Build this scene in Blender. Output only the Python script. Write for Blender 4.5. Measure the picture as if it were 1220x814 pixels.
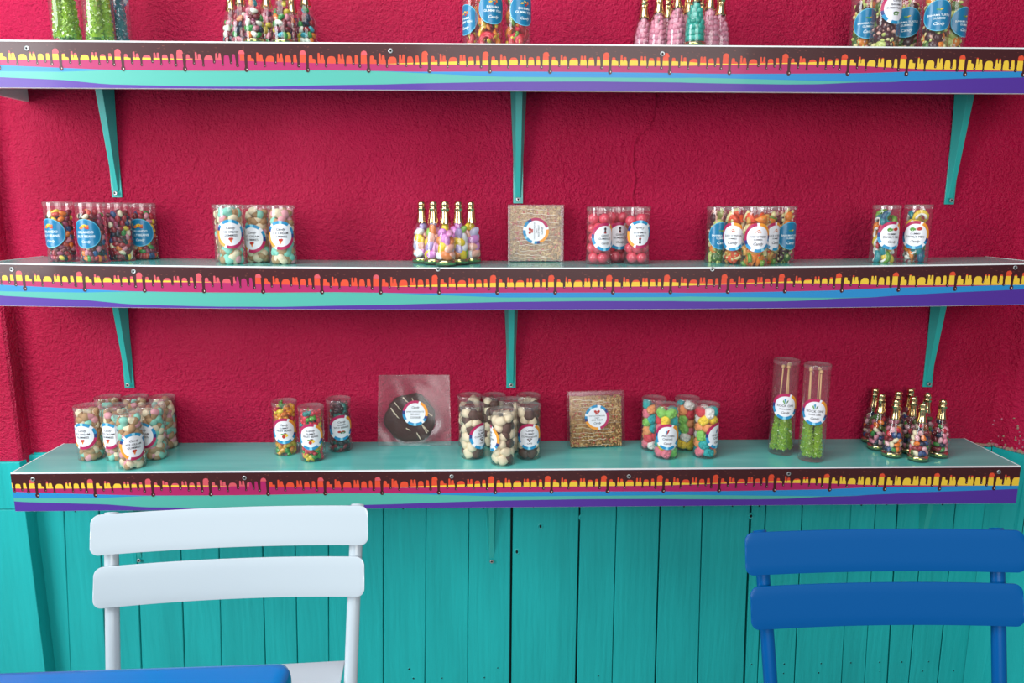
import bpy, math, random
import numpy as np
from mathutils import Vector, Matrix, Euler
PI = math.pi
scene = bpy.context.scene
COL = scene.collection
for o in list(bpy.data.objects):
    bpy.data.objects.remove(o)

# ------------------------------------------------------------------ camera
cam_d = bpy.data.cameras.new('camera')
cam = bpy.data.objects.new('camera', cam_d); COL.objects.link(cam)
cam_d.sensor_width = 36.0
cam_d.lens = 880.31 / 1220 * 36.0
cam_d.clip_start = 0.05
CX, CD, CZ = -0.0732, 1.6981, 1.2478
yaw, pitch, roll = 0.0253, 0.1826, 0.0021
F = Vector((math.sin(yaw) * math.cos(pitch), math.cos(yaw) * math.cos(pitch), -math.sin(pitch)))
R = Vector((math.cos(yaw), -math.sin(yaw), 0)); U = R.cross(F)
R2 = R * math.cos(roll) + U * math.sin(roll); U2 = -R * math.sin(roll) + U * math.cos(roll)
M = Matrix.Identity(4)
for i in range(3):
    M[i][0] = R2[i]; M[i][1] = U2[i]; M[i][2] = -F[i]
M[0][3], M[1][3], M[2][3] = CX, -CD, CZ
cam.matrix_world = M
scene.camera = cam

# ------------------------------------------------------------------ view, world, daylight, overhead fill
scene.view_settings.view_transform = 'Standard'
scene.view_settings.look = 'None'
scene.view_settings.exposure = -0.12
scene.view_settings.gamma = 1.0
scene.view_settings.use_curve_mapping = False
scene.cycles.transparent_max_bounces = 32
scene.cycles.max_bounces = 6
scene.cycles.caustics_reflective = False
scene.cycles.caustics_refractive = False
w = bpy.data.worlds.new('daylight'); scene.world = w; w.use_nodes = True
w.node_tree.nodes['Background'].inputs[0].default_value = (0.80, 0.88, 1.0, 1)
w.node_tree.nodes['Background'].inputs[1].default_value = 0.18
def area(name, loc, target, sx, sy, power, color):
    d = bpy.data.lights.new(name, 'AREA'); d.shape = 'RECTANGLE'; d.size = sx; d.size_y = sy
    d.energy = power; d.color = color
    o = bpy.data.objects.new(name, d); COL.objects.link(o); o.location = loc
    o.rotation_euler = (Vector(target) - Vector(loc)).to_track_quat('-Z', 'Y').to_euler()
    return o
area('window_daylight_side', (-2.5, -1.5, 1.75), (-0.4, 0.2, 0.95), 1.2, 1.8, 84, (0.95, 0.98, 1.0))
area('doorway_daylight', (0.6, -4.2, 1.9), (0.3, 0.2, 0.6), 2.4, 2.2, 95, (1.0, 0.99, 0.97))
area('overhead_fill', (-0.8, -1.3, 3.3), (-0.5, -0.1, 0.6), 2.2, 1.6, 62, (0.97, 0.99, 1.0))  # added soft lamp overhead, no roof opening known; brightens the shelf tops

# ------------------------------------------------------------------ material helpers
def lin(c):
    if isinstance(c, str):
        c = tuple(int(c[i:i + 2], 16) / 255 for i in (0, 2, 4))
    return tuple((x / 12.92 if x <= 0.04045 else ((x + 0.055) / 1.055) ** 2.4) for x in c)
_mats = {}
def mat(name, color, rough=0.5, metal=0.0, spec=0.5, coat=0.0, sss=0.0, trans=0.0, ior=1.45):
    if name in _mats: return _mats[name]
    m = bpy.data.materials.new(name); m.use_nodes = True
    b = m.node_tree.nodes['Principled BSDF']
    b.inputs['Base Color'].default_value = (*lin(color), 1)
    b.inputs['Roughness'].default_value = rough
    b.inputs['Metallic'].default_value = metal
    b.inputs['Specular IOR Level'].default_value = spec
    b.inputs['Coat Weight'].default_value = coat
    b.inputs['Coat Roughness'].default_value = 0.08
    b.inputs['Transmission Weight'].default_value = trans
    b.inputs['IOR'].default_value = ior
    if sss:
        b.inputs['Subsurface Weight'].default_value = sss
        b.inputs['Subsurface Radius'].default_value = (0.004, 0.004, 0.004)
        b.inputs['Subsurface Scale'].default_value = 1.0
    _mats[name] = m
    return m
def N(m, t, **kw):
    n = m.node_tree.nodes.new(t)
    for k, v in kw.items():
        if k.startswith('i_'): n.inputs[k[2:].replace('_', ' ')].default_value = v
        else: setattr(n, k, v)
    return n
def L(m, a, b): m.node_tree.links.new(a, b)
def bsdf(m): return m.node_tree.nodes['Principled BSDF']
def noise(m, vec, scale, detail=4, rough=0.6, dist=0.0):
    n = N(m, 'ShaderNodeTexNoise'); n.inputs['Scale'].default_value = scale
    n.inputs['Detail'].default_value = detail; n.inputs['Roughness'].default_value = rough
    n.inputs['Distortion'].default_value = dist
    L(m, vec, n.inputs['Vector']); return n.outputs['Fac']
def mathn(m, op, a, b=None, c=None):
    n = N(m, 'ShaderNodeMath', operation=op)
    for i, x in enumerate((a, b, c)):
        if x is None: continue
        if isinstance(x, (int, float)): n.inputs[i].default_value = x
        else: L(m, x, n.inputs[i])
    return n.outputs[0]
def ramp(m, fac, stops):
    r = N(m, 'ShaderNodeValToRGB'); e = r.color_ramp.elements
    while len(e) < len(stops): e.new(0.5)
    for i, (p, c) in enumerate(stops):
        e[i].position = p; e[i].color = (*lin(c), 1) if not isinstance(c, float) else (c, c, c, 1)
    L(m, fac, r.inputs['Fac']); return r.outputs['Color']
def coords(m, sc=(1, 1, 1)):
    t = N(m, 'ShaderNodeTexCoord'); mp = N(m, 'ShaderNodeMapping'); mp.inputs['Scale'].default_value = sc
    L(m, t.outputs['Object'], mp.inputs['Vector']); return mp.outputs['Vector']
def bump(m, h, strength, dist):
    b = N(m, 'ShaderNodeBump'); b.inputs['Strength'].default_value = strength; b.inputs['Distance'].default_value = dist
    L(m, h, b.inputs['Height']); L(m, b.outputs['Normal'], bsdf(m).inputs['Normal'])

def clear_film(name, tint=(0.97, 0.97, 0.97), refl=0.55, haze=0.03, rough=0.04):
    m = bpy.data.materials.new(name); m.use_nodes = True; nt = m.node_tree
    nt.nodes.clear()
    out = nt.nodes.new('ShaderNodeOutputMaterial')
    tr = nt.nodes.new('ShaderNodeBsdfTransparent'); tr.inputs[0].default_value = (*tint, 1)
    gl = nt.nodes.new('ShaderNodeBsdfGlossy'); gl.inputs['Roughness'].default_value = rough
    df = nt.nodes.new('ShaderNodeBsdfDiffuse'); df.inputs[0].default_value = (0.9, 0.9, 0.9, 1)
    lw = nt.nodes.new('ShaderNodeLayerWeight'); lw.inputs['Blend'].default_value = 0.5
    p = nt.nodes.new('ShaderNodeMath'); p.operation = 'POWER'; p.inputs[1].default_value = 3.0
    nt.links.new(lw.outputs['Facing'], p.inputs[0])
    mu = nt.nodes.new('ShaderNodeMath'); mu.operation = 'MULTIPLY_ADD'; mu.inputs[1].default_value = refl; mu.inputs[2].default_value = 0.05
    nt.links.new(p.outputs[0], mu.inputs[0])
    m1 = nt.nodes.new('ShaderNodeMixShader'); m1.inputs[0].default_value = haze
    nt.links.new(tr.outputs[0], m1.inputs[1]); nt.links.new(df.outputs[0], m1.inputs[2])
    m2 = nt.nodes.new('ShaderNodeMixShader')
    nt.links.new(mu.outputs[0], m2.inputs[0]); nt.links.new(m1.outputs[0], m2.inputs[1]); nt.links.new(gl.outputs[0], m2.inputs[2])
    nt.links.new(m2.outputs[0], out.inputs[0])
    return m

# plaster
def plaster_mat():
    m = mat('pink_plaster', (0.74, 0.015, 0.245), rough=0.5, spec=0.4)
    v = coords(m)
    wob = noise(m, v, 3.0, 2)
    n1 = noise(m, v, 240, 3, 0.6, 0.0); n2 = noise(m, v, 95, 3, 0.6, 0.15); n3 = noise(m, v, 3.0, 3, 0.5)
    h = mathn(m, 'ADD', mathn(m, 'MULTIPLY', n1, 0.75), mathn(m, 'MULTIPLY', n2, 1.2))
    h = mathn(m, 'MULTIPLY', h, mathn(m, 'ADD', mathn(m, 'MULTIPLY', n3, 1.2), 0.45))
    bump(m, h, 1.0, 0.0075)
    c = ramp(m, noise(m, v, 2.2, 4), [(0.3, (0.68, 0.008, 0.225)), (0.7, (0.76, 0.02, 0.28))])
    L(m, c, bsdf(m).inputs['Base Color'])
    return m
def teal_paint(name, base='1bb0b0', dark='16a1a1', grain=1.0):
    m = mat(name, base, rough=0.42, spec=0.45)
    v = coords(m, (1, 1, 0.06)); v2 = coords(m)
    g1 = noise(m, v, 130, 4, 0.6, 0.3); g2 = noise(m, v2, 9, 3, 0.5, 1.5); g3 = noise(m, v2, 60, 2)
    wv = N(m, 'ShaderNodeTexWave'); wv.inputs['Scale'].default_value = 16; wv.inputs['Distortion'].default_value = 7
    wv.inputs['Detail'].default_value = 3; wv.inputs['Detail Scale'].default_value = 1.2
    L(m, coords(m, (1.0, 1.0, 0.22)), wv.inputs['Vector'])
    h = mathn(m, 'ADD', mathn(m, 'MULTIPLY', g1, 0.5), mathn(m, 'MULTIPLY', mathn(m, 'MULTIPLY', wv.outputs['Fac'], g2), 0.5))
    h = mathn(m, 'ADD', h, mathn(m, 'MULTIPLY', g3, 0.25))
    bump(m, h, 0.45 * grain, 0.0035)
    c = ramp(m, noise(m, coords(m, (3, 1, 0.4)), 4, 4), [(0.32, dark), (0.66, base)])
    L(m, c, bsdf(m).inputs['Base Color'])
    return m
PINK = plaster_mat()
TEAL = teal_paint('teal_paint_wood')
TEAL_METAL = mat('teal_enamel', '29aaa4', rough=0.3, coat=0.3)
BOARD = mat('teal_board_gloss', '5dbab3', rough=0.22, coat=0.35)
_bv = coords(BOARD, (0.25, 2, 1)); L(BOARD, ramp(BOARD, noise(BOARD, _bv, 8, 4), [(0.3, '4fb0ab'), (0.75, '69c6bf')]), bsdf(BOARD).inputs['Base Color'])
WHITE_EDGE = mat('white_laminate', 'e8ecec', rough=0.35)
DARK = mat('dark_gap', '04201f', rough=0.9)
BLACK = mat('black_hole', '050808', rough=0.9)
SCREW = mat('screw_steel', 'a8acad', rough=0.35, metal=0.7)
FILLER = mat('bare_plaster', '9a7f6f', rough=0.9)
STAIN = mat('scuffed_plaster', 'b5647a', rough=0.8)
CLEAR = clear_film('clear_plastic')
CLEAR_LID = clear_film('clear_plastic_lid', haze=0.06, refl=0.6)
CLEAR_BOX = clear_film('clear_box_plastic', haze=0.01, refl=0.3, rough=0.16)
CLEAR_BAG = clear_film('cellophane', haze=0.02, refl=0.4, rough=0.2)
BOTTLE = clear_film('clear_bottle_plastic', refl=0.5, haze=0.015)
GREEN_BASE = clear_film('green_bottle_base', tint=(0.72, 0.84, 0.64), refl=0.5, haze=0.04)
GOLD = mat('gold_foil', 'ead6a2', rough=0.14, metal=1.0)

# ------------------------------------------------------------------ mesh builder
class MB:
    def __init__(s): s.v = []; s.f = []; s.m = []; s.mats = []
    def mi(s, mt):
        if mt not in s.mats: s.mats.append(mt)
        return s.mats.index(mt)
    def add(s, verts, faces, mt):
        n = len(s.v); k = s.mi(mt)
        s.v.extend([tuple(p) for p in verts])
        s.f.extend([tuple(i + n for i in f) for f in faces]); s.m.extend([k] * len(faces))
    def box(s, x0, x1, y0, y1, z0, z1, mt, nx=1, M=None):
        xs = [x0 + (x1 - x0) * i / nx for i in range(nx + 1)]
        V = []; Fc = []
        for x in xs: V += [(x, y0, z0), (x, y1, z0), (x, y1, z1), (x, y0, z1)]
        for i in range(nx):
            a = i * 4; b = a + 4
            for j in range(4):
                k = (j + 1) % 4; Fc.append((a + j, a + k, b + k, b + j))
        Fc.append((3, 2, 1, 0)); e = nx * 4; Fc.append((e, e + 1, e + 2, e + 3))
        Fc = [tuple(reversed(f)) for f in Fc]
        if M: V = [M @ Vector(p) for p in V]
        s.add(V, Fc, mt)
    def lathe(s, prof, mt, seg=24, M=None, mtf=None, cap=False):
        V = []; n = len(prof)
        for r, z in prof:
            for k in range(seg):
                a = 2 * PI * k / seg; V.append((r * math.cos(a), r * math.sin(a), z))
        if M: V = [M @ Vector(p) for p in V]
        base = len(s.v); s.v.extend([tuple(p) for p in V])
        for i in range(n - 1):
            m_ = s.mi(mtf(i) if mtf else mt)
            for k in range(seg):
                a = base + i * seg + k; b = base + i * seg + (k + 1) % seg
                s.f.append((a, b, b + seg, a + seg)); s.m.append(m_)
        if cap:
            s.f.append(tuple(base + (n - 1) * seg + k for k in range(seg))); s.m.append(s.mi(mtf(n - 2) if mtf else mt))
            s.f.append(tuple(base + k for k in reversed(range(seg)))); s.m.append(s.mi(mtf(0) if mtf else mt))
    def ell(s, c, r, mt, seg=12, rings=8, M=None, fn=None, mtf=None):
        V = []; Fc = []
        V.append((0, 0, -1))
        for i in range(1, rings):
            t = -PI / 2 + PI * i / rings
            for k in range(seg):
                a = 2 * PI * k / seg; V.append((math.cos(t) * math.cos(a), math.cos(t) * math.sin(a), math.sin(t)))
        V.append((0, 0, 1)); top = len(V) - 1
        for k in range(seg): Fc.append((0, 1 + (k + 1) % seg, 1 + k))
        for i in range(rings - 2):
            for k in range(seg):
                a = 1 + i * seg + k; b = 1 + i * seg + (k + 1) % seg; Fc.append((a, b, b + seg, a + seg))
        for k in range(seg): Fc.append((top, 1 + (rings - 2) * seg + k, 1 + (rings - 2) * seg + (k + 1) % seg))
        V = [Vector((p[0] * r[0], p[1] * r[1], p[2] * r[2])) for p in V]
        if fn: V = [Vector(fn(p)) for p in V]
        if M: V = [M @ p for p in V]
        V = [p + Vector(c) for p in V]
        s.add(V, Fc, mt)
    def tube(s, pts, rad, mt, seg=10, squash=1.0):
        pts = [Vector(p) for p in pts]; n = len(pts); V = []
        rads = rad if isinstance(rad, (list, tuple)) else [rad] * n
        prev = None
        for i, p in enumerate(pts):
            d = (pts[min(i + 1, n - 1)] - pts[max(i - 1, 0)]).normalized()
            if prev is None:
                a = Vector((0, 0, 1)) if abs(d.z) < 0.9 else Vector((1, 0, 0))
                u = d.cross(a).normalized()
            else: u = (prev - d * prev.dot(d)).normalized()
            prev = u; v = d.cross(u)
            for k in range(seg):
                t = 2 * PI * k / seg
                V.append(p + (u * math.cos(t) + v * math.sin(t) * squash) * rads[i])
        Fc = []
        for i in range(n - 1):
            for k in range(seg):
                a = i * seg + k; b = i * seg + (k + 1) % seg; Fc.append((a, b, b + seg, a + seg))
        Fc.append(tuple(reversed(range(seg)))); Fc.append(tuple((n - 1) * seg + k for k in range(seg)))
        s.add(V, Fc, mt)
    def poly(s, pts, mt): s.add(pts, [tuple(range(len(pts)))], mt)
    def mesh(s, name, smooth=True):
        me = bpy.data.meshes.new(name); me.from_pydata(s.v, [], s.f)
        for m_ in s.mats: me.materials.append(m_)
        me.polygons.foreach_set('material_index', s.m)
        me.polygons.foreach_set('use_smooth', [smooth] * len(s.f))
        me.update(); return me
    def build(s, name, parent=None, smooth=False, loc=None, rot=None, bevel=0, fix=False):
        me = s.mesh(name, smooth)
        if fix:
            import bmesh
            bm = bmesh.new(); bm.from_mesh(me); bmesh.ops.recalc_face_normals(bm, faces=bm.faces); bm.to_mesh(me); bm.free()
        return link(name, me, parent, loc, rot, bevel)
def link(name, data, parent=None, loc=None, rot=None, bevel=0):
    o = bpy.data.objects.new(name, data); COL.objects.link(o)
    if parent: o.parent = parent
    if loc is not None: o.location = loc
    if rot is not None: o.rotation_euler = rot
    if bevel:
        b = o.modifiers.new('bevel', 'BEVEL'); b.width = bevel; b.segments = 3; b.limit_method = 'ANGLE'; b.angle_limit = 0.6
    return o
def thing(name, label, cat, loc=(0, 0, 0), rz=0, group=None):
    o = link(name, None, None, loc, (0, 0, rz)); o.empty_display_size = 0.03
    o['label'] = label; o['category'] = cat
    if group: o['group'] = group
    return o
def structure(o): o['kind'] = 'structure'; return o

FZ = -0.20          # floor level
S3, S2, S1 = 0.62, 1.1175, 1.5923
WY = 0.2196          # wall plane
FH = 0.0975          # fascia height
def sag2(x): return 0.0114 * max(0.0, 1 - (x / 1.22) ** 2)

# ------------------------------------------------------------------ the room
mb = MB(); mb.box(-3.2, 3.2, -5.0, 0.35, FZ - 0.05, FZ, mat('floor_concrete', '8d8a86', rough=0.6)); structure(mb.build('floor'))
# pink plaster wall (upper)
def wall_contour(off):
    # plan outline of the wall face from left to right, off = how far the layer stands proud of the plaster
    pts = [(-3.2, WY - 0.042 - off), (-1.316, WY - 0.042 - off), (-1.309, WY - 0.036 - off), (-1.306, WY - off), (1.292, WY - off)]
    for k in range(7):
        a = k / 6; pts.append((1.292 + 0.028 * a, WY - off - 0.034 * a * a))
    pts += [(1.345, 0.165 - off), (1.42, 0.10 - off), (1.55, -0.03 - off), (1.75, -0.25 - off)]
    return pts
mb = MB(); pts = wall_contour(0); V = []; Fc = []
zs = [0.575, 2.5]
for x, y in pts: V += [(x, y, zs[0]), (x, y, zs[1])]
for i in range(len(pts) - 1): Fc.append((2 * i, 2 * i + 2, 2 * i + 3, 2 * i + 1))
mb.add(V, Fc, PINK)
# thickness behind
V2 = [(x, 0.35, z) for x, y in pts for z in zs]; mb.add(V2, [tuple(reversed(f)) for f in Fc], PINK)
structure(mb.build('wall_back', smooth=False))
# crack in plaster (a raised lip of filler following the crack) and scuffs by the right corner
cr = [(0.334, 1.523), (0.331, 1.49), (0.329, 1.466), (0.315, 1.438), (0.289, 1.419), (0.282, 1.399), (0.28, 1.346), (0.289, 1.317), (0.281, 1.273), (0.289, 1.237), (0.286, 1.15)]
mb = MB(); rnd = random.Random(4)
pl = []
for i in range(len(cr) - 1):
    for k in range(8):
        t = k / 8; pl.append((cr[i][0] + (cr[i + 1][0] - cr[i][0]) * t + rnd.uniform(-.0015, .0015), WY + 0.0006, cr[i][1] + (cr[i + 1][1] - cr[i][1]) * t))
mb.tube(pl, [rnd.uniform(0.003, 0.0055) for _ in pl], PINK, 6)
structure(mb.build('trim_1', smooth=True))
mb = MB()
for i in range(26):
    a = rnd.random(); z = 0.60 + 0.09 * rnd.random() ** 2; x = 1.285 + 0.06 * rnd.random()
    yy = WY - 0.034 * max(0, (x - 1.292) / 0.028) ** 2 if x < 1.32 else WY - 0.034 - (x - 1.32) * 0.85
    mb.ell((x, yy, z), (rnd.uniform(.0015, .005), .0012, rnd.uniform(.0015, .004)), rnd.choice([FILLER, STAIN, STAIN]), 7, 5)
for k in range(52):
    x = 1.250 + 0.0035 * k; yy = WY - 0.004 if x < 1.292 else (WY - 0.034 * ((x - 1.292) / 0.028) ** 2 if x < 1.32 else WY - 0.034 - (x - 1.32) * 0.85)
    mb.ell((x, yy, 0.601 + rnd.uniform(-.002, .003) - 0.10 * max(0, x - 1.31)), (rnd.uniform(.004, .010), .004, rnd.uniform(.0015, .0065)), rnd.choice([FILLER, FILLER, STAIN]), 8, 6)
structure(mb.build('trim_2', smooth=True))

# teal wainscot of upright boards
mb = MB(); rnd = random.Random(11)
mb.box(-1.34, 1.34, WY + 0.012, WY + 0.03, FZ, 0.59, DARK)
ed = [(-1.312, -1.345), (-1.237, -1.27), (-1.143, -1.168), (-1.046, -1.072), (-0.929, -0.952), (-0.824, -0.848), (-0.706, -0.724), (-0.617, -0.633), (-0.525, -0.545), (-0.376, -0.39),
      (-0.259, -0.272), (-0.142, -0.15), (-0.025, -0.027), (0.162, 0.162), (0.264, 0.266), (0.385, 0.391), (0.503, 0.515), (0.638, 0.651), (0.68, 0.69), (0.782, 0.798),
      (0.919, 0.936), (0.99, 1.005), (1.052, 1.073), (1.128, 1.137), (1.215, 1.222), (1.30, 1.31)]
gaps = {3: .002, 1: .002, 2: .003, 5: .003, 9: .002, 10: .0015, 11: .0012, 12: .0065, 13: .0045, 15: .004, 16: .0035, 17: .006, 18: .003, 22: .004, 24: .002}
nail = MB()
for i in range(len(ed) - 1):
    g0 = gaps.get(i, 0.0022) / 2; g1 = gaps.get(i + 1, 0.0022) / 2
    t0, b0 = ed[i]; t1, b1 = ed[i + 1]
    dy = rnd.uniform(-0.0015, 0.0015); yf = WY - 0.006 + dy
    # top at z=.42 given, bottom at z=.0 ; extend linearly to z=.595
    def X(t, b, z): return t + (b - t) * (0.42 - z) / 0.5
    c = 0.0016; V = []
    for z in (FZ, 0.10, 0.40, 0.596):
        j = rnd.uniform(-.0008, .0008)
        xl, xr = X(t0, b0, z) + g0 + j, X(t1, b1, z) - g1 + j
        V += [(xl, yf + 0.02, z), (xl, yf + c, z), (xl + c, yf, z), (xr - c, yf, z), (xr, yf + c, z), (xr, yf + 0.02, z)]
    Fc = []
    for k in range(3):
        for q in range(5):
            a = k * 6 + q; Fc.append((a, a + 1, a + 7, a + 6))
    Fc.append((18, 19, 20, 21, 22, 23))
    mb.add(V, Fc, TEAL)
    for z in (-0.055, -0.085, 0.43):
        if rnd.random() < 0.62:
            xx = X((t0 + t1) / 2, (b0 + b1) / 2, z) + rnd.uniform(-.25, .25) * (t1 - t0); rr = rnd.uniform(.0018, .0028)
            mb.lathe([(rr * 1.6, 0.0), (rr * 1.3, 0.0008), (rr, 0.0008)], TEAL, 10, Matrix.Translation((xx, yf, z)) @ Matrix.Rotation(PI / 2, 4, 'X'))
            mb.lathe([(rr, 0.0004), (0.0001, 0.0004)], BLACK, 10, Matrix.Translation((xx, yf, z)) @ Matrix.Rotation(PI / 2, 4, 'X'))
# knots / splits
for x, z in [(-0.205, 0.395), (-0.19, 0.40), (0.055, 0.375), (0.17, 0.40), (0.335, 0.405), (-0.01, 0.30), (0.64, 0.40)]:
    mb.ell((x, WY - 0.0062, z), (.003, .0012, .005), BLACK, 8, 6)
    mb.lathe([(0.010, -0.0004), (0.007, 0.0012), (0.004, 0.0002)], TEAL, 12, Matrix.Translation((x, WY - .006, z)) @ Matrix.Rotation(PI / 2, 4, 'X'))
structure(mb.build('trim_3', smooth=False, fix=True))
# teal boards over the left pilaster and the right corner
mb = MB()
mb.box(-3.2, -1.310, WY - 0.050, WY + 0.02, FZ, 0.455, TEAL); mb.box(-3.2, -1.308, WY - 0.052, WY + 0.02, 0.457, 0.586, TEAL)
mb.box(-1.31, -1.235, WY - 0.012, WY + 0.02, 0.45, 0.592, TEAL)
structure(mb.build('trim_4', bevel=0.002))
mb = MB(); pts = [(1.296, WY - 0.008), (1.318, WY - 0.044), (1.345, 0.142), (1.42, 0.075), (1.55, -0.055), (1.75, -0.28)]
V = []; Fc = []
for i, (x, y) in enumerate(pts):
    zt = 0.598 - 0.11 * max(0, x - 1.31)
    V += [(x - 0.012 * (i > 1), y, FZ), (x, y, zt), (x + 0.03, y + 0.05, zt)]
for i in range(len(pts) - 1):
    a = 3 * i; Fc += [(a, a + 3, a + 4, a + 1), (a + 1, a + 4, a + 5, a + 2)]
mb.add(V, Fc, TEAL)
for x, y, xb in [(1.352, .134, 1.332), (1.40, .091, 1.378)]:
    mb.box(-.0012, .0012, -.001, .001, FZ, 0.56, DARK, M=Matrix.Translation((x, y, 0)))
structure(mb.build('trim_5', fix=True))

# ------------------------------------------------------------------ shelves with printed fascia
CHOC = mat('print_chocolate', '3d1216', rough=0.38, coat=0.18)
_c = {k: mat('print_' + k, v, rough=0.42, coat=0.12) for k, v in dict(coral='cf535e', orange='dc4a2c', yellow='e8c239', magenta='a81c5e',
      blue='2286c2', aqua='4ca99b', purple='4d2b92', highlight='f3d9d2', choc_light='7a4038').items()}
K = [  # u-position X, yellow top, fill bottom, magenta bottom, blue bottom, aqua bottom (fractions of the fascia height)
 (-1.22, .24, .38, .47, .63, .73), (-1.191, .25, .39, .49, .65, .755), (-1.004, .26, .40, .565, .65, .83), (-0.909, .31, .385, .60, .61, .92),
 (-0.758, .345, .365, .61, .61, .95), (-0.70, .37, .37, .61, .61, .955), (-0.62, .385, .385, .605, .605, .95), (-0.568, .40, .40, .60, .60, .95), (-0.435, .43, .43, .58, .58, .91),
 (-0.31, .435, .435, .59, .595, .885), (-0.243, .40, .435, .60, .625, .86), (-0.05, .33, .44, .58, .70, .81), (0.144, .31, .44, .58, .70, .79), (0.339, .33, .43, .59, .70, .80),
 (0.378, .36, .42, .60, .69, .81), (0.45, .38, .40, .60, .705, .82), (0.575, .35, .37, .59, .73, .83), (0.65, .32, .385, .58, .745, .82), (0.733, .26, .40, .57, .76, .775), (0.812, .23, .44, .54, .755, .76),
 (0.852, .22, .46, .52, .73, .73), (0.991, .23, .48, .52, .67, .67), (1.131, .28, .50, .50, .63, .63), (1.22, .29, .51, .51, .60, .60)]
KX = [k[0] for k in K]
def band(x, j): return float(np.interp(x, KX, [k[j] for k in K]))
# chocolate lower edge in one repeat of the pattern (period 1): (centre, half width, level, kind) on base level .30
PER = [(0.0, .026, .60, 'd'), (-.066, .056, .15, 'a'), (.058, .030, .25, 'a'), (.100, .028, .33, 'a'), (.153, .019, .46, 'd'), (.190, .018, .20, 'a'), (.245, .026, .24, 'a'),
       (.303, .019, .50, 'd'), (.395, .068, .27, 'a'), (.482, .020, .43, 'd'), (.523, .018, .22, 'a'), (.578, .020, .22, 'a'), (.622, .017, .48, 'd'),
       (.685, .045, .26, 'a'), (.755, .019, .44, 'd'), (.800, .028, .24, 'a'), (.856, .024, .50, 'd')]
def choc(x, P, ph):
    t = ((x - ph) / P) % 1.0
    r = .34
    for c, hw, lv, k in PER:
        d = abs((t - c + .5) % 1.0 - .5)
        if d < hw:
            q = d / hw
            if k == 'a': return min(r + .03, lv + min(.16, hw * P / FH) * (1 - math.sqrt(max(0, 1 - q ** 3.2))))
            return lv - hw * P / FH * 1.3 * (1 - math.sqrt(max(0, 1 - q * q))) if q < .72 or lv < .47 else lv - .05 - (lv - .38) * ((q - .72) / .28)
    return r + .02 * math.sin(t * 90)
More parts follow.
